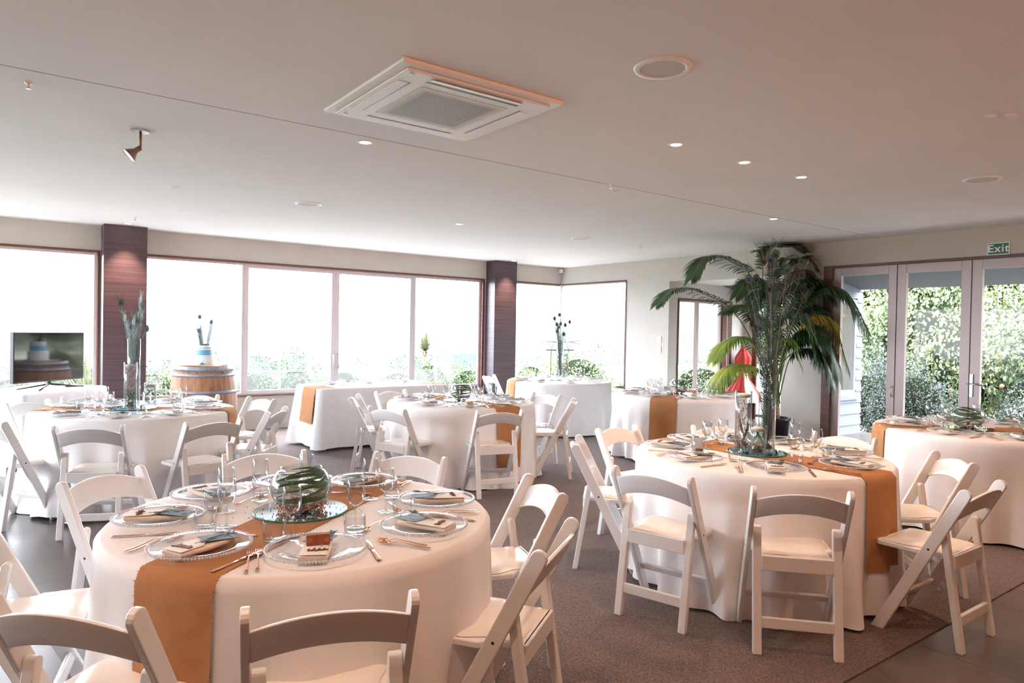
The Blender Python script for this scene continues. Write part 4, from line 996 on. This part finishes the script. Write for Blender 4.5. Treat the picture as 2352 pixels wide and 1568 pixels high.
# ------------------------------------------------------------ rectangular tables
def rect_cloth(L, W, seed, z0=.03):
    b = MB(); rnd = random.Random(seed); ph = [rnd.random()*6.28 for _ in range(4)]; rc = .05
    per = []
    n = 160
    def base(s):  # rounded rectangle perimeter, s in 0..1 -> point, normal, corner weight
        pts = []
        segs = [(L/2-rc, -W/2, 0)]
        tot = 2*(L-2*rc)+2*(W-2*rc)+2*PI*rc; d = s*tot
        cyc = [('l', L-2*rc, Vector((-L/2+rc, -W/2)), Vector((1, 0)), Vector((0, -1))), ('c', rc*PI/2, Vector((L/2-rc, -W/2+rc)), -PI/2, 0),
               ('l', W-2*rc, Vector((L/2, -W/2+rc)), Vector((0, 1)), Vector((1, 0))), ('c', rc*PI/2, Vector((L/2-rc, W/2-rc)), 0, 0),
               ('l', L-2*rc, Vector((L/2-rc, W/2)), Vector((-1, 0)), Vector((0, 1))), ('c', rc*PI/2, Vector((-L/2+rc, W/2-rc)), PI/2, 0),
               ('l', W-2*rc, Vector((-L/2, W/2-rc)), Vector((0, -1)), Vector((-1, 0))), ('c', rc*PI/2, Vector((-L/2+rc, -W/2+rc)), PI, 0)]
        for c in cyc:
            if d <= c[1]+1e-9:
                if c[0] == 'l':
                    e = min(d, c[1]-d); return c[2]+c[3]*d, c[4], max(0, 1-e/.16)*.7
                a = c[3]+d/rc; nn = Vector((math.cos(a), math.sin(a))); return c[2]+nn*rc, nn, 1
            d -= c[1]
        return Vector((-L/2+rc, -W/2)), Vector((0, -1)), 1
    rows = [('t', .0), ('t', .6), ('t', .97), ('e', .5), ('d', .02), ('d', .08), ('d', .2), ('d', .35), ('d', .5), ('d', .62), ('d', .72-z0+.015)]
    vs = []
    for kind, q in rows:
        for i in range(n):
            p, nn, cw = base(i/n)
            if kind == 't': vs.append((p.x*q, p.y*q, TZ))
            elif kind == 'e': vs.append((p.x+nn.x*.004, p.y+nn.y*.004, TZ-.005))
            else:
                t_ = q/.72; off = .008+t_*(.012+.012*math.sin(i*.55+ph[0])+cw*(.07+.04*math.sin(i*1.1+ph[1])))
                vs.append((p.x+nn.x*off, p.y+nn.y*off, TZ-q))
    fs = []
    for j in range(len(rows)-1):
        for i in range(n): i2 = (i+1) % n; fs.append((j*n+i, (j+1)*n+i, (j+1)*n+i2, j*n+i2))
    b.add(vs, fs, True); return b
def rect_table(L, W, x, y, rz, lab, clab):
    t = thing('trestle_table', lab, 'table', (x, y, .006), rz)
    MB().box(-L/2+.02, L/2-.02, -W/2+.02, W/2-.02, .712, .737).obj('tabletop', OAKH, t, .003)
    for s in (-1, 1):
        for q in (-1, 1): MB().tube([(s*(L/2-.15), q*(W/2-.1), .712), (s*(L/2-.15), q*(W/2-.1), .0)], .014, 8).obj('leg', BLACK, t)
    c = rect_cloth(L, W, int(x*10)).obj('tablecloth', CLOTH); c.location = (x, y, 0); c.rotation_euler[2] = rz; tag(c, clab, 'tablecloth')
rect_table(1.80, .77, 3.93, 8.24, 0, 'long trestle table hidden under its cloth by the sliding windows', 'white cloth over the long table in front of the sliding windows')
for xx, lab in ((3.03, 'pale burlap runner hanging at the left end of the long window table'), (4.83, 'pale burlap runner hanging at the right end of the long window table')):
    s = -1 if xx < 4 else 1; b = MB()
    pr_ = [(-s*.25, TZ+.004), (-s*.012, TZ+.004), (s*.012, TZ-.01), (s*.03, TZ-.1), (s*.045, TZ-.25), (s*.062, TZ-.42)]
    vs = [(px, w_, pz) for px, pz in pr_ for w_ in (-.2, -.1, 0, .1, .2)]
    b.add(vs, [(j*5+i, j*5+i+1, (j+1)*5+i+1, (j+1)*5+i) for j in range(5) for i in range(4)], True)
    o = b.obj('table_runner', BURLAP); o.location = (xx, 8.12, 0); tag(o, lab, 'table runner'); o.data.uv_layers.new(name='UVMap')
TVA = math.radians(47.1)
ux, uy = math.cos(TVA), math.sin(TVA)
tvx, tvy = .213+.6*ux-.375*uy+.0, 8.39+.6*uy+.375*ux
rect_table(1.22, .75, tvx, tvy, TVA, 'small trestle table hidden under its cloth below the television', 'white cloth over the small table carrying the television')
# television
t = thing('television', 'black flat screen television standing on the white clothed table', 'television', (.459, 9.023, TZ+.003), .771)
zb = .834-TZ-.003
MB().box(-.465, .465, -.012, .03, zb, zb+.53).obj('casing', BLACK, t, .004)
MB().box(-.455, .455, -.0135, -.012, zb+.02, zb+.522).obj('screen', SCREEN, t)
MB().tube([(0, .01, zb+.02), (0, .0, zb-.03)], .018, 8).obj('neck', BLACK, t)
for s in (-1, 1):
    MB().tube([(0, 0, zb-.03), (s*.30, -.16, .008)], [.012, .008], 6).obj('stand_foot', BLACK, t)
    MB().tube([(0, 0, zb-.03), (s*.28, .13, .008)], [.012, .008], 6).obj('stand_foot', BLACK, t)
b = MB().box(-.09, .09, -.022, .022, 0, .018); o = b.obj('remote_control', BLACK, None, .005); o.location = (.70, 9.22, TZ+.002); o.rotation_euler[2] = .25; tag(o, 'black remote control lying on the cloth right of the television', 'remote control')

# ------------------------------------------------------------ wine barrel with cake
bc = ((CAMP+ray(468, 900)*8.36)); bx_, by_ = bc.x, bc.y
t = thing('wine_barrel', 'oak wine barrel with galvanised hoops standing by the windows', 'barrel', (bx_, by_, .006))
prof = [(.30, 0), (.315, .04)]
def br_(z): return .318+.062*(1-((z-.49)/.49)**2)
b = MB(); nst = 26
vs = []; zs = [.0, .06, .15, .25, .37, .49, .61, .73, .83, .92, .98]; n_ = nst*4
for z in zs:
    for i in range(n_):
        a = 2*PI*i/n_; r = br_(z)-(.004 if i % 4 == 0 else 0); vs.append((r*math.cos(a), r*math.sin(a), z))
fs = [(j*n_+i, j*n_+(i+1) % n_, (j+1)*n_+(i+1) % n_, (j+1)*n_+i) for j in range(len(zs)-1) for i in range(n_)]
b.add(vs, fs, True); b.lathe([(br_(.98), .98), (br_(.98)-.022, .98), (br_(.94)-.024, .93)], 52); b.obj('staves', OAK, t)
b = MB(); b.disc(br_(.94)-.022, .945, 40); b.obj('head', OAKH, t)
for z0, z1 in ((.925, .982), (.86, .895), (.66, .70), (.28, .32), (.085, .12), (-.0, .055)):
    MB().lathe([(br_(z0)+.001, z0), (br_(z0)+.005, z0), (br_(z1)+.005, z1), (br_(z1)+.001, z1)], 52).obj('hoop', HOOP, t)
zt = .006+.982
o = MB().box(-.21, .21, -.15, .15, 0, .008).obj('woven_mat', WEAVE, None, .002); o.location = (bx_, by_, zt+.001); o.rotation_euler[2] = -YAW; tag(o, 'pale woven rattan mat lying on top of the barrel', 'mat')
t = thing('wedding_cake', 'two tier white wedding cake with a blue brushed upper tier on the barrel', 'cake', (bx_, by_, zt+.0105))
MB().lathe([(.0001, 0), (.111, 0), (.113, .004), (.113, .105), (.108, .11), (.0001, .11)], 40).obj('lower_tier', ICING, t)
MB().lathe([(.0001, .11), (.086, .11), (.088, .114), (.088, .212), (.080, .228), (.0001, .232)], 40).obj('upper_tier', ICING, t)
b = MB()
for k in range(5):
    z_ = .118+.0125*k; b.lathe([(.0885, z_), (.0905, z_+.004), (.0885, z_+.010)], 40)
b.obj('blue_icing_band', BLUEI, t); MB().lathe([(.0885, .197), (.0895, .2), (.0885, .203)], 40).obj('blue_icing_band', BLUEI, t)
b = MB(); rnd = random.Random(5)
for k in range(60):
    a = rnd.random()*6.28; r = rnd.random()*.055; b.sphere((r*math.cos(a), r*math.sin(a), .234+rnd.random()*.016), .008, 5, 4, (1.3, .7, .4))
b.obj('succulent_topping', SHR1, t)
b = MB(); n_ = -YAW-PI/2
for dx, dz, r in ((.02, .018, .014), (.035, .016, .009), (.004, .012, .008), (.048, .012, .006)):
    b.sphere((math.cos(n_+dx*9)*.113, math.sin(n_+dx*9)*.113, dz), r, 8, 6)
b.obj('sugar_ornament', BLUEI, t)
for i, (dx, L, ln) in enumerate(((-.02, .42, -.05), (-.03, .24, -.08), (.03, .36, .08))):
    az = -YAW if ln > 0 else -YAW+PI
    bigfeather((bx_+dx*math.cos(YAW), by_-dx*math.sin(YAW), zt+.20), az, abs(ln)*2, L, .03, 300+i, 'peacock feather topping the wedding cake, %s' % ('tallest', 'shortest', 'right hand')[i], 'feathers on the cake')

# ------------------------------------------------------------ music stands behind the far table
for px, lab in ((1266, 'thin black wire music stand left of the far vase'), (1306, 'thin black wire music stand right of the far vase')):
    p = ony(px, 803, 9.25); m_ = (1 if px < 1290 else -1)
    t = thing('music_stand', lab, 'music stand', (p.x, p.y, .006), -YAW, 'music stands')
    zt_ = p.z-.006
    MB().tube([(0, 0, .25), (0, 0, zt_-.01)], .006, 6).obj('pole', BLACK, t)
    for k in range(3):
        a = k*2*PI/3; MB().tube([(0, 0, .3), (.26*math.cos(a), .26*math.sin(a), .008)], .005, 6).obj('leg', BLACK, t)
    MB().box(-.09, .09, -.03, .01, zt_-.012, zt_+.006).obj('tray', BLACK, t)
    b = MB()
    for s in (-1, 1): b.tube([(0, .012, zt_), (s*.05, .03, zt_+.13), (s*.07, .035, zt_+.19)], .0032, 5); b.tube([(0, .03, zt_+.13), (s*.2, .03, zt_+.165)], .0032, 5); b.tube([(0, .03, zt_+.15), (s*.2, .03, zt_+.10)], .0032, 5)
    b.obj('desk_wire', BLACK, t)

# ------------------------------------------------------------ palm
PX, PY = 8.24, 5.22
t = thing('potted_palm', 'tall dark green palm in a black pot reaching the ceiling', 'plant', (PX, PY, .006))
MB().lathe([(.0001, 0), (.13, 0), (.165, .36), (.18, .37), (.18, .40), (.165, .40), (.158, .36), (.0001, .35)], 32).obj('pot', POT, t)
rnd = random.Random(4)
MB().tube([(0, 0, .33), (.0, .0, .5), (.01, .01, .66)], [.05, .042, .03], 10).obj('trunk', TRUNK, t)
MB().tube([(-.06, .03, .33), (-.07, .04, .48), (-.08, .05, .6)], [.035, .03, .024], 8).obj('trunk', TRUNK, t)
PO = Vector((PX, PY, .006))
def clampp(p):
    p = Vector(p); p.z = min(p.z, CZ-.02-.006); w_ = p+PO
    if w_.x > RX-.03 and w_.y < 5.43: p.x = RX-.03-PX-rnd.random()*.01
    if w_.x > RX-.03 and w_.y >= 5.43 and w_.y < 5.6: p.x = RX-.03-PX
    return p
def frond(ctrl, m, leaf=.30, n=34, hang=.5, wd=.016, start=.32):
    """ctrl: points relative to the palm; Catmull-Rom midrib with leaflets"""
    P = [Vector(c) for c in ctrl]; P = [P[0]*2-P[1]]+P+[P[-1]*2-P[-2]]
    def cr_(f):
        k = min(int(f*(len(P)-3)), len(P)-4); u = f*(len(P)-3)-k; a, b_, c, d = P[k:k+4]
        return .5*((2*b_)+(c-a)*u+(2*a-5*b_+4*c-d)*u*u+(3*b_-a-3*c+d)*u**3)
    MBs = MB(); MBs.tube([clampp(cr_(i/20)) for i in range(21)], [.009*(1-.85*i/20)+.001 for i in range(21)], 6)
    st = MBs.obj('petiole', PETI, t)
    b = MB()
    for i in range(n):
        f = start+(1-start)*(i+.5)/n; p = cr_(f); d = (cr_(min(1, f+.015))-cr_(f-.015)).normalized()
        s = d.cross(Vector((0, 0, 1))); s = s.normalized() if s.length > .05 else Vector((1, 0, 0)); upv = s.cross(d).normalized()
        q = (i+.5)/n; ln = leaf*(.55+.6*math.sin(PI*min(1, q*.85+.12)))*(1-.45*q**3)
        for sg in (-1, 1):
            l2 = ln*rnd.uniform(.85, 1.1); fwd = .35+.75*q
            dr = (s*sg*1.0+d*fwd+upv*.25).normalized(); wv = (d*1.0-dr*d.dot(dr)).normalized()*wd
            prev = None; pts = []
            for k in range(5):
                u = k/4; pos = p+dr*l2*u+Vector((0, 0, -hang*l2*u*u*rnd.uniform(.9, 1.1))); pts.append((pos, (math.sin(PI*(.12+.88*u))**.6 if k < 4 else 0)))
            vs = []
            for pos, ww in pts: vs += [clampp(pos-wv*ww), clampp(pos+wv*ww)]
            b.add(vs, [(2*k, 2*k+1, 2*k+3, 2*k+2) for k in range(4)], False)
    o = b.obj('leaflets', m, st)
    return o
D0 = (PO-CAMP).dot(fw)
def rel(px, py, dd=0.0):
    p = atd(px, py, D0+dd)
    if p.x > RX-.06: p = onx(px, py, RX-.06)
    return p-PO
base = Vector((0, 0, .62))
FR = [([(1700, 735, -.3), (1610, 672, -.55), (1545, 664, -.7), (1508, 700, -.8)], FROND, .26, 40, .45),
      ([(1735, 660, -.2), (1680, 602, -.4), (1620, 590, -.6), (1588, 640, -.7)], FROND, .30, 44, .5),
      ([(1752, 660, 0), (1765, 575, 0), (1800, 556, .05), (1850, 578, .05)], FROND, .30, 40, .2),
      ([(1770, 680, .0), (1800, 620, .0), (1850, 590, .0), (1880, 620, .0)], FROND, .26, 36, .4),
      ([(1815, 760, -.1), (1870, 672, -.15), (1940, 668, -.2), (1998, 770, -.3)], FROND, .34, 42, .8),
      ([(1810, 800, -.2), (1860, 730, -.3), (1910, 740, -.35), (1950, 850, -.4)], FRONDY, .28, 34, .9),
      ([(1815, 820, -.25), (1860, 770, -.4), (1900, 790, -.5), (1925, 870, -.6)], FROND, .30, 36, .9),
      ([(1760, 870, -.3), (1715, 838, -.55), (1668, 845, -.7), (1632, 900, -.8)], FRONDL, .26, 32, .9),
      ([(1750, 820, -.2), (1710, 775, -.4), (1665, 785, -.5), (1636, 830, -.6)], FRONDL, .24, 32, .7),
      ([(1765, 780, .1), (1760, 700, .1), (1735, 650, .1), (1700, 640, .1)], FROND, .26, 34, .6),
      ([(1775, 770, -.3), (1790, 680, -.4), (1810, 640, -.45), (1840, 660, -.5)], FROND, .30, 36, .7),
      ([(1790, 800, .0), (1830, 730, .0), (1870, 700, .0), (1905, 720, .0)], FROND, .30, 36, .8),
      ([(1762, 800, -.5), (1735, 730, -.6), (1700, 700, -.7), (1660, 715, -.8)], FROND, .24, 34, .7),
      ([(1780, 800, -.5), (1800, 730, -.6), (1835, 715, -.7), (1870, 770, -.8)], FROND, .30, 36, .9),
      ([(1770, 700, .1), (1775, 620, .1), (1760, 580, .1), (1735, 575, .1)], FROND, .24, 34, .4),
      ([(1800, 830, -.1), (1850, 800, -.2), (1890, 820, -.2), (1915, 890, -.3)], FROND, .26, 30, .9),
      ([(1790, 740, -.1), (1820, 660, -.1), (1870, 640, -.1), (1920, 690, -.1)], FROND, .32, 38, .8),
      ([(1775, 850, -.4), (1790, 790, -.55), (1815, 780, -.6), (1840, 840, -.65)], FRONDL, .22, 28, .9),
      ([(1780, 740, .0), (1785, 640, .0), (1800, 600, .0), (1830, 600, .0)], FROND, .30, 36, .3),
      ([(1790, 760, .05), (1830, 690, .05), (1860, 655, .0), (1900, 665, .0)], FROND, .32, 40, .7),
      ([(1800, 810, -.1), (1840, 760, -.2), (1880, 750, -.3), (1915, 810, -.4)], FROND, .34, 40, .9),
      ([(1795, 820, -.3), (1825, 770, -.4), (1855, 765, -.5), (1885, 830, -.6)], FROND, .34, 40, .9),
      ([(1775, 740, -.2), (1750, 660, -.3), (1720, 640, -.4), (1690, 680, -.5)], FROND, .28, 38, .6),
      ([(1785, 720, .1), (1810, 640, .1), (1845, 625, .1), (1885, 650, .1)], FROND, .32, 40, .5),
      ([(1770, 760, -.1), (1762, 690, -.1), (1745, 665, -.2), (1722, 700, -.3)], FROND, .26, 36, .8)]
for ctrl, m_, lf, n_, hg in FR:
    frond([base+Vector((rnd.uniform(-.03, .03), rnd.uniform(-.03, .03), rnd.uniform(-.1, .05)))]+[rel(*c) for c in ctrl], m_, lf, n_, hg)

# ------------------------------------------------------------ folded parasol seen through the alcove glass
p = atd(1706, 860, 12.0)
t = thing('folded_parasol', 'closed red and white garden parasol tied round its pole outside the alcove', 'parasol', (p.x, p.y, -.15))
MB().tube([(0, 0, 0), (0, 0, 1.5)], .02, 8).obj('pole', TRUNK, t)
b = MB()
def para(u, v):
    a = 2*PI*u; prof_ = [(0, .30), (.15, .27), (.42, .10), (.5, .075), (.58, .11), (.8, .13), (1, .02)]
    for i in range(len(prof_)-1):
        if prof_[i][0] <= v <= prof_[i+1][0]:
            f = (v-prof_[i][0])/(prof_[i+1][0]-prof_[i][0]); r = prof_[i][1]*(1-f)+prof_[i+1][1]*f; break
    r *= 1+.12*math.cos(8*a); return (r*math.cos(a), r*math.sin(a), .48+.95*v)
b.grid(para, 48, 24, True); o = b.obj('canopy', [REDF, WFAB], t)
for i, pl in enumerate(o.data.polygons):
    if (i % 48)//6 % 2: pl.material_index = 1 if (i//48) < 12 and (i % 48)//6 % 4 == 1 else 0

# ------------------------------------------------------------ outside: building skin, eave, terrace, garden, hills
b = MB()
for k in range(16):
    z0 = -.2+.17*k
    for (x0, x1, zz0, zz1) in ((9.0, 9.5, 0, 9), (9.5, 10.6, -9, .58), (9.5, 10.6, 2.07, 9), (10.6, 10.78, -9, 9)):
        lo_, hi_ = max(z0, zz0), min(z0+.17, zz1)
        if hi_-lo_ > .03: b.add([(x0, 5.375, lo_), (x1, 5.375, lo_), (x1, 5.40, hi_), (x0, 5.40, hi_), (x0, 5.42, lo_), (x1, 5.42, lo_)], [(0, 1, 2, 3), (0, 4, 5, 1)])
b.box(9.45, 10.66, 5.34, 5.42, .53, .60)
o = b.obj('wall_outside', WBOARD); struct(o)
b = MB(); b.add([(RX+.2, -4, 2.50), (10.7, -4, 2.21), (10.7, 9, 2.21), (RX+.2, 9, 2.50), (RX+.2, -4, 2.62), (10.7, -4, 2.33), (10.7, 9, 2.33), (RX+.2, 9, 2.62)], [(0, 3, 2, 1), (4, 5, 6, 7), (1, 2, 6, 5), (0, 1, 5, 4), (2, 3, 7, 6)])
o = b.obj('trim_10', SOFFIT); struct(o)
o = MB().box(-12, 13, BY+.2, 12.6, -.2, -.05).obj('terrace', PAVE); struct(o)
o = MB().box(RX+.2, 12.2, -6, 5.42, -.2, -.05).obj('terrace', PAVE); struct(o)
b = MB(); b.grid(lambda u, v: (-300+700*u, -60+500*v, -.25-(.06*max(0, (-60+500*v)-14))*1.0), 40, 40); o = b.obj('ground', LAWN); struct(o)
t = thing('glass_balustrade', 'frameless glass balustrade along the terrace outside the windows', 'balustrade', (0, 12.5, -.05))
for k in range(8):
    x0 = -4+1.62*k; MB().box(x0, x0+1.59, -.006, .006, .05, 1.02).obj('glass_panel', glassmat('balustrade_glass', (0.86, 0.92, 0.92), (0.8, 0.88, 0.88), 1.2, .05) if k == 0 else bpy.data.materials['balustrade_glass'], t)
    MB().box(x0-.03, x0, -.02, .02, 0, 1.0).obj('post', STEEL, t)
def hill(name, pts, y0, m, lab, zb=-60, depth=120):
    b = MB(); n = len(pts)
    vs = []
    for (x, z) in pts: vs += [(x, y0, zb), (x, y0+depth*.35, z*.72+zb*.1), (x, y0+depth*.6, z*.95), (x, y0+depth, z), (x, y0+depth*1.8, z*.8), (x, y0+depth*2, zb)]
    fs = [(6*i+k, 6*i+k+1, 6*i+7+k, 6*i+6+k) for i in range(n-1) for k in range(5)]
    b.add(vs, fs, True); o = b.obj(name, m); tag(o, lab, 'hill')
hill('hill', [(-600, 2), (-250, 2), (0, 1), (120, 3), (230, 9), (300, 14), (380, 22), (480, 30), (700, 30)], 320, HILL, 'pale hazy farmland hill on the horizon beyond the windows')
hill('wooded_hill', [(70, -14), (100, -6), (135, 3), (165, 9), (200, 15), (260, 24), (340, 30)], 150, PINE, 'dark wooded hillside seen through the corner windows', -40, 40)

def leafball(name, m, nleaf, size, seed, spiky=False, r=(1, 1, 1)):
    rnd = random.Random(seed); b = MB()
    lumps = [(Vector((rnd.gauss(0, 1), rnd.gauss(0, 1), rnd.gauss(0, .8))).normalized()*.55, rnd.uniform(.35, .55)) for _ in range(14)]
    for i in range(nleaf):
        c, rr = rnd.choice(lumps); d = Vector((rnd.gauss(0, 1), rnd.gauss(0, 1), rnd.gauss(0, 1))).normalized(); p = c+d*rr*rnd.uniform(.75, 1.05)
        if p.z < -.75: continue
        p = Vector((p.x*r[0], p.y*r[1], p.z*r[2]))
        u = Vector((rnd.gauss(0, 1), rnd.gauss(0, 1), rnd.gauss(0, 1))).normalized(); v = u.cross(d+Vector((.01, 0, 0))).normalized(); u = (d*.6+u*.6).normalized()
        L = size*rnd.uniform(.6, 1.3); w_ = L*.28
        b.add([p, p+u*L*.5+v*w_, p+u*L, p+u*L*.5-v*w_], [(0, 1, 2, 3)], False)
    return b.mesh(name, m)
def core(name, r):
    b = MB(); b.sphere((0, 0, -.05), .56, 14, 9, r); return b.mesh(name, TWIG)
MS = [leafball('foliage', SHR1, 15000, .052, 1), leafball('foliage', SHR2, 15000, .05, 2), leafball('foliage', SHR3, 13000, .042, 3)]
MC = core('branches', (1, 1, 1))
def shrub(x, y, z, sx, sy, sz, kind, lab, grp, rz=None, name='garden_shrub'):
    t = thing(name, lab, 'shrub', (x, y, z), rz if rz is not None else random.random()*6, grp); t.scale = (sx, sy, sz)
    for nm, me in (('foliage', MS[kind]), ('branches', MC)):
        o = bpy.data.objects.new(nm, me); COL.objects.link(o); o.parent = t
    return t
# right garden behind the doors
G = 'leafy shrubs beyond the glass doors'
k = 0
WORDS = ['lime green', 'mid green', 'grey green']
for (x, y, z, sx, sy, sz, kd) in ((13.6, 2.0, 1.0, 1.3, 1.3, 1.5, 1), (13.8, 3.6, 1.2, 1.3, 1.2, 1.6, 0), (14.2, 5.0, 1.2, 1.3, 1.3, 1.7, 1), (15.0, 6.3, 1.3, 1.5, 1.3, 1.8, 0), (13.6, .4, 1.2, 1.4, 1.3, 1.7, 1),
                                 (16.2, 2.8, 2.6, 1.8, 1.8, 2.0, 1), (16.5, 5.0, 2.7, 1.9, 1.8, 2.0, 0), (16.4, .8, 2.6, 1.8, 1.8, 2.0, 1), (17.0, 7.6, 2.7, 2.0, 1.9, 2.0, 1), (16.0, 9.5, 2.0, 2.0, 1.8, 1.8, 1), (19.5, 2.0, 3.8, 2.4, 2.4, 2.6, 0), (20, 5.2, 3.9, 2.4, 2.4, 2.6, 1), (20, 8.6, 3.8, 2.4, 2.4, 2.6, 0), (14.8, 3.0, 2.2, 1.3, 1.3, 1.4, 0), (15.0, 4.4, 2.4, 1.3, 1.3, 1.4, 1), (14.6, 1.6, 2.2, 1.3, 1.3, 1.3, 1), (12.6, 3.4, .2, .7, .8, .9, 2)):
    shrub(x, y, z, sx, sy, sz, kd, '%s leafy shrub beyond the right glass doors' % WORDS[1 if kd == 0 else 0 if kd == 1 else 2], G if kd != 2 else None)
shrub(12.3, 5.3, .35, .75, .8, .95, 2, 'clipped grey green hedge beside the weatherboard corner', None, 0, 'hedge')
shrub(13.0, 6.2, .35, .9, .9, .95, 2, 'grey green hedge end behind the weatherboard corner', None, 0, 'hedge')
rnd = random.Random(12); b = MB()
for i in range(26):
    b.sphere((rnd.uniform(12.4, 13.1), rnd.uniform(1.0, 6), rnd.uniform(.4, 2.6)), .035, 6, 4)
o = b.obj('blossoms', mat('orange_blossom', (0.75, 0.16, 0.06), 0.6)); tag(o, 'scattered orange blossoms on the shrubs beyond the doors', 'flowers', kind='stuff')
# back garden beyond the balustrade
G2 = 'low shrubs beyond the glass balustrade'
rnd = random.Random(21)
for i in range(17):
    x = -3+1.0*i+rnd.uniform(-.2, .2); kd = rnd.choice((0, 1, 1)); h_ = rnd.uniform(.8, 1.05)
    shrub(x, 13.6+rnd.uniform(-.2, .6), -.1+h_*.25, .8, .75, h_, kd, 'low green shrub beyond the glass balustrade outside the windows', G2)
shrub(10.9, 12.0, .35, 1.25, 1.0, 1.0, 1, 'rounded lime green bush outside the corner window', None, 1.0)
shrub(10.1, 11.5, .05, .7, .7, .6, 0, 'low dark green bush below the corner window', None, 2.0)
shrub(9.2, 9.6+2.2, -.1, .7, .6, .7, 0, 'small green bush under the corner window sill outside', None, .4)
shrub(12.0, 9.4, .25, 1.1, 1.0, 1.0, 1, 'lime green bush outside the alcove doors', None, .3)
shrub(10.3, 10.0, .0, .8, .8, .8, 1, 'small lime bush outside the alcove doors', None, 1.3)
def flax(x, y, z, L, n, lab, droop=.6, trunk=0, name='flax_plant'):
    rnd = random.Random(int(x*100)); t = thing(name, lab, 'plant', (x, y, z)); b = MB()
    for i in range(n):
        a = rnd.random()*6.28; el = rnd.uniform(.35, 1.45) if not trunk else rnd.uniform(-.3, 1.4); l_ = L*rnd.uniform(.7, 1.1); d = Vector((math.cos(a)*math.cos(el), math.sin(a)*math.cos(el), math.sin(el))); s = Vector((-math.sin(a), math.cos(a), 0))
        vs = []
        for k_ in range(6):
            u = k_/5; p_ = d*l_*u+Vector((0, 0, trunk-droop*l_*u*u*math.cos(el))); w_ = .02*(1-u)**.6+.001; vs += [p_-s*w_, p_+s*w_]
        b.add(vs, [(2*k_, 2*k_+1, 2*k_+3, 2*k_+2) for k_ in range(5)])
    b.obj('leaves', FLAX, t)
    if trunk: MB().tube([(0, 0, 0), (0, 0, trunk)], .05, 8).obj('trunk', TRUNK, t)
flax(-.5, 12.1, -.05, 1.7, 150, 'arching flax clump outside the left window, left of television', .7)
flax(1.15, 12.05, -.05, 1.6, 150, 'arching flax clump outside beside the left pillar', .7)
flax(-1.8, 12.2, -.05, 1.8, 120, 'arching flax clump outside the far left window', .7)
flax(2.4, 11.9, -.05, 1.1, 120, 'small flax clump outside behind the barrel', .7)
flax(ony(975, 835, 15.0).x, 15.0, -.3, .55, 170, 'spiky cabbage tree outside the sliding windows', .15, 1.25, 'cabbage_tree')
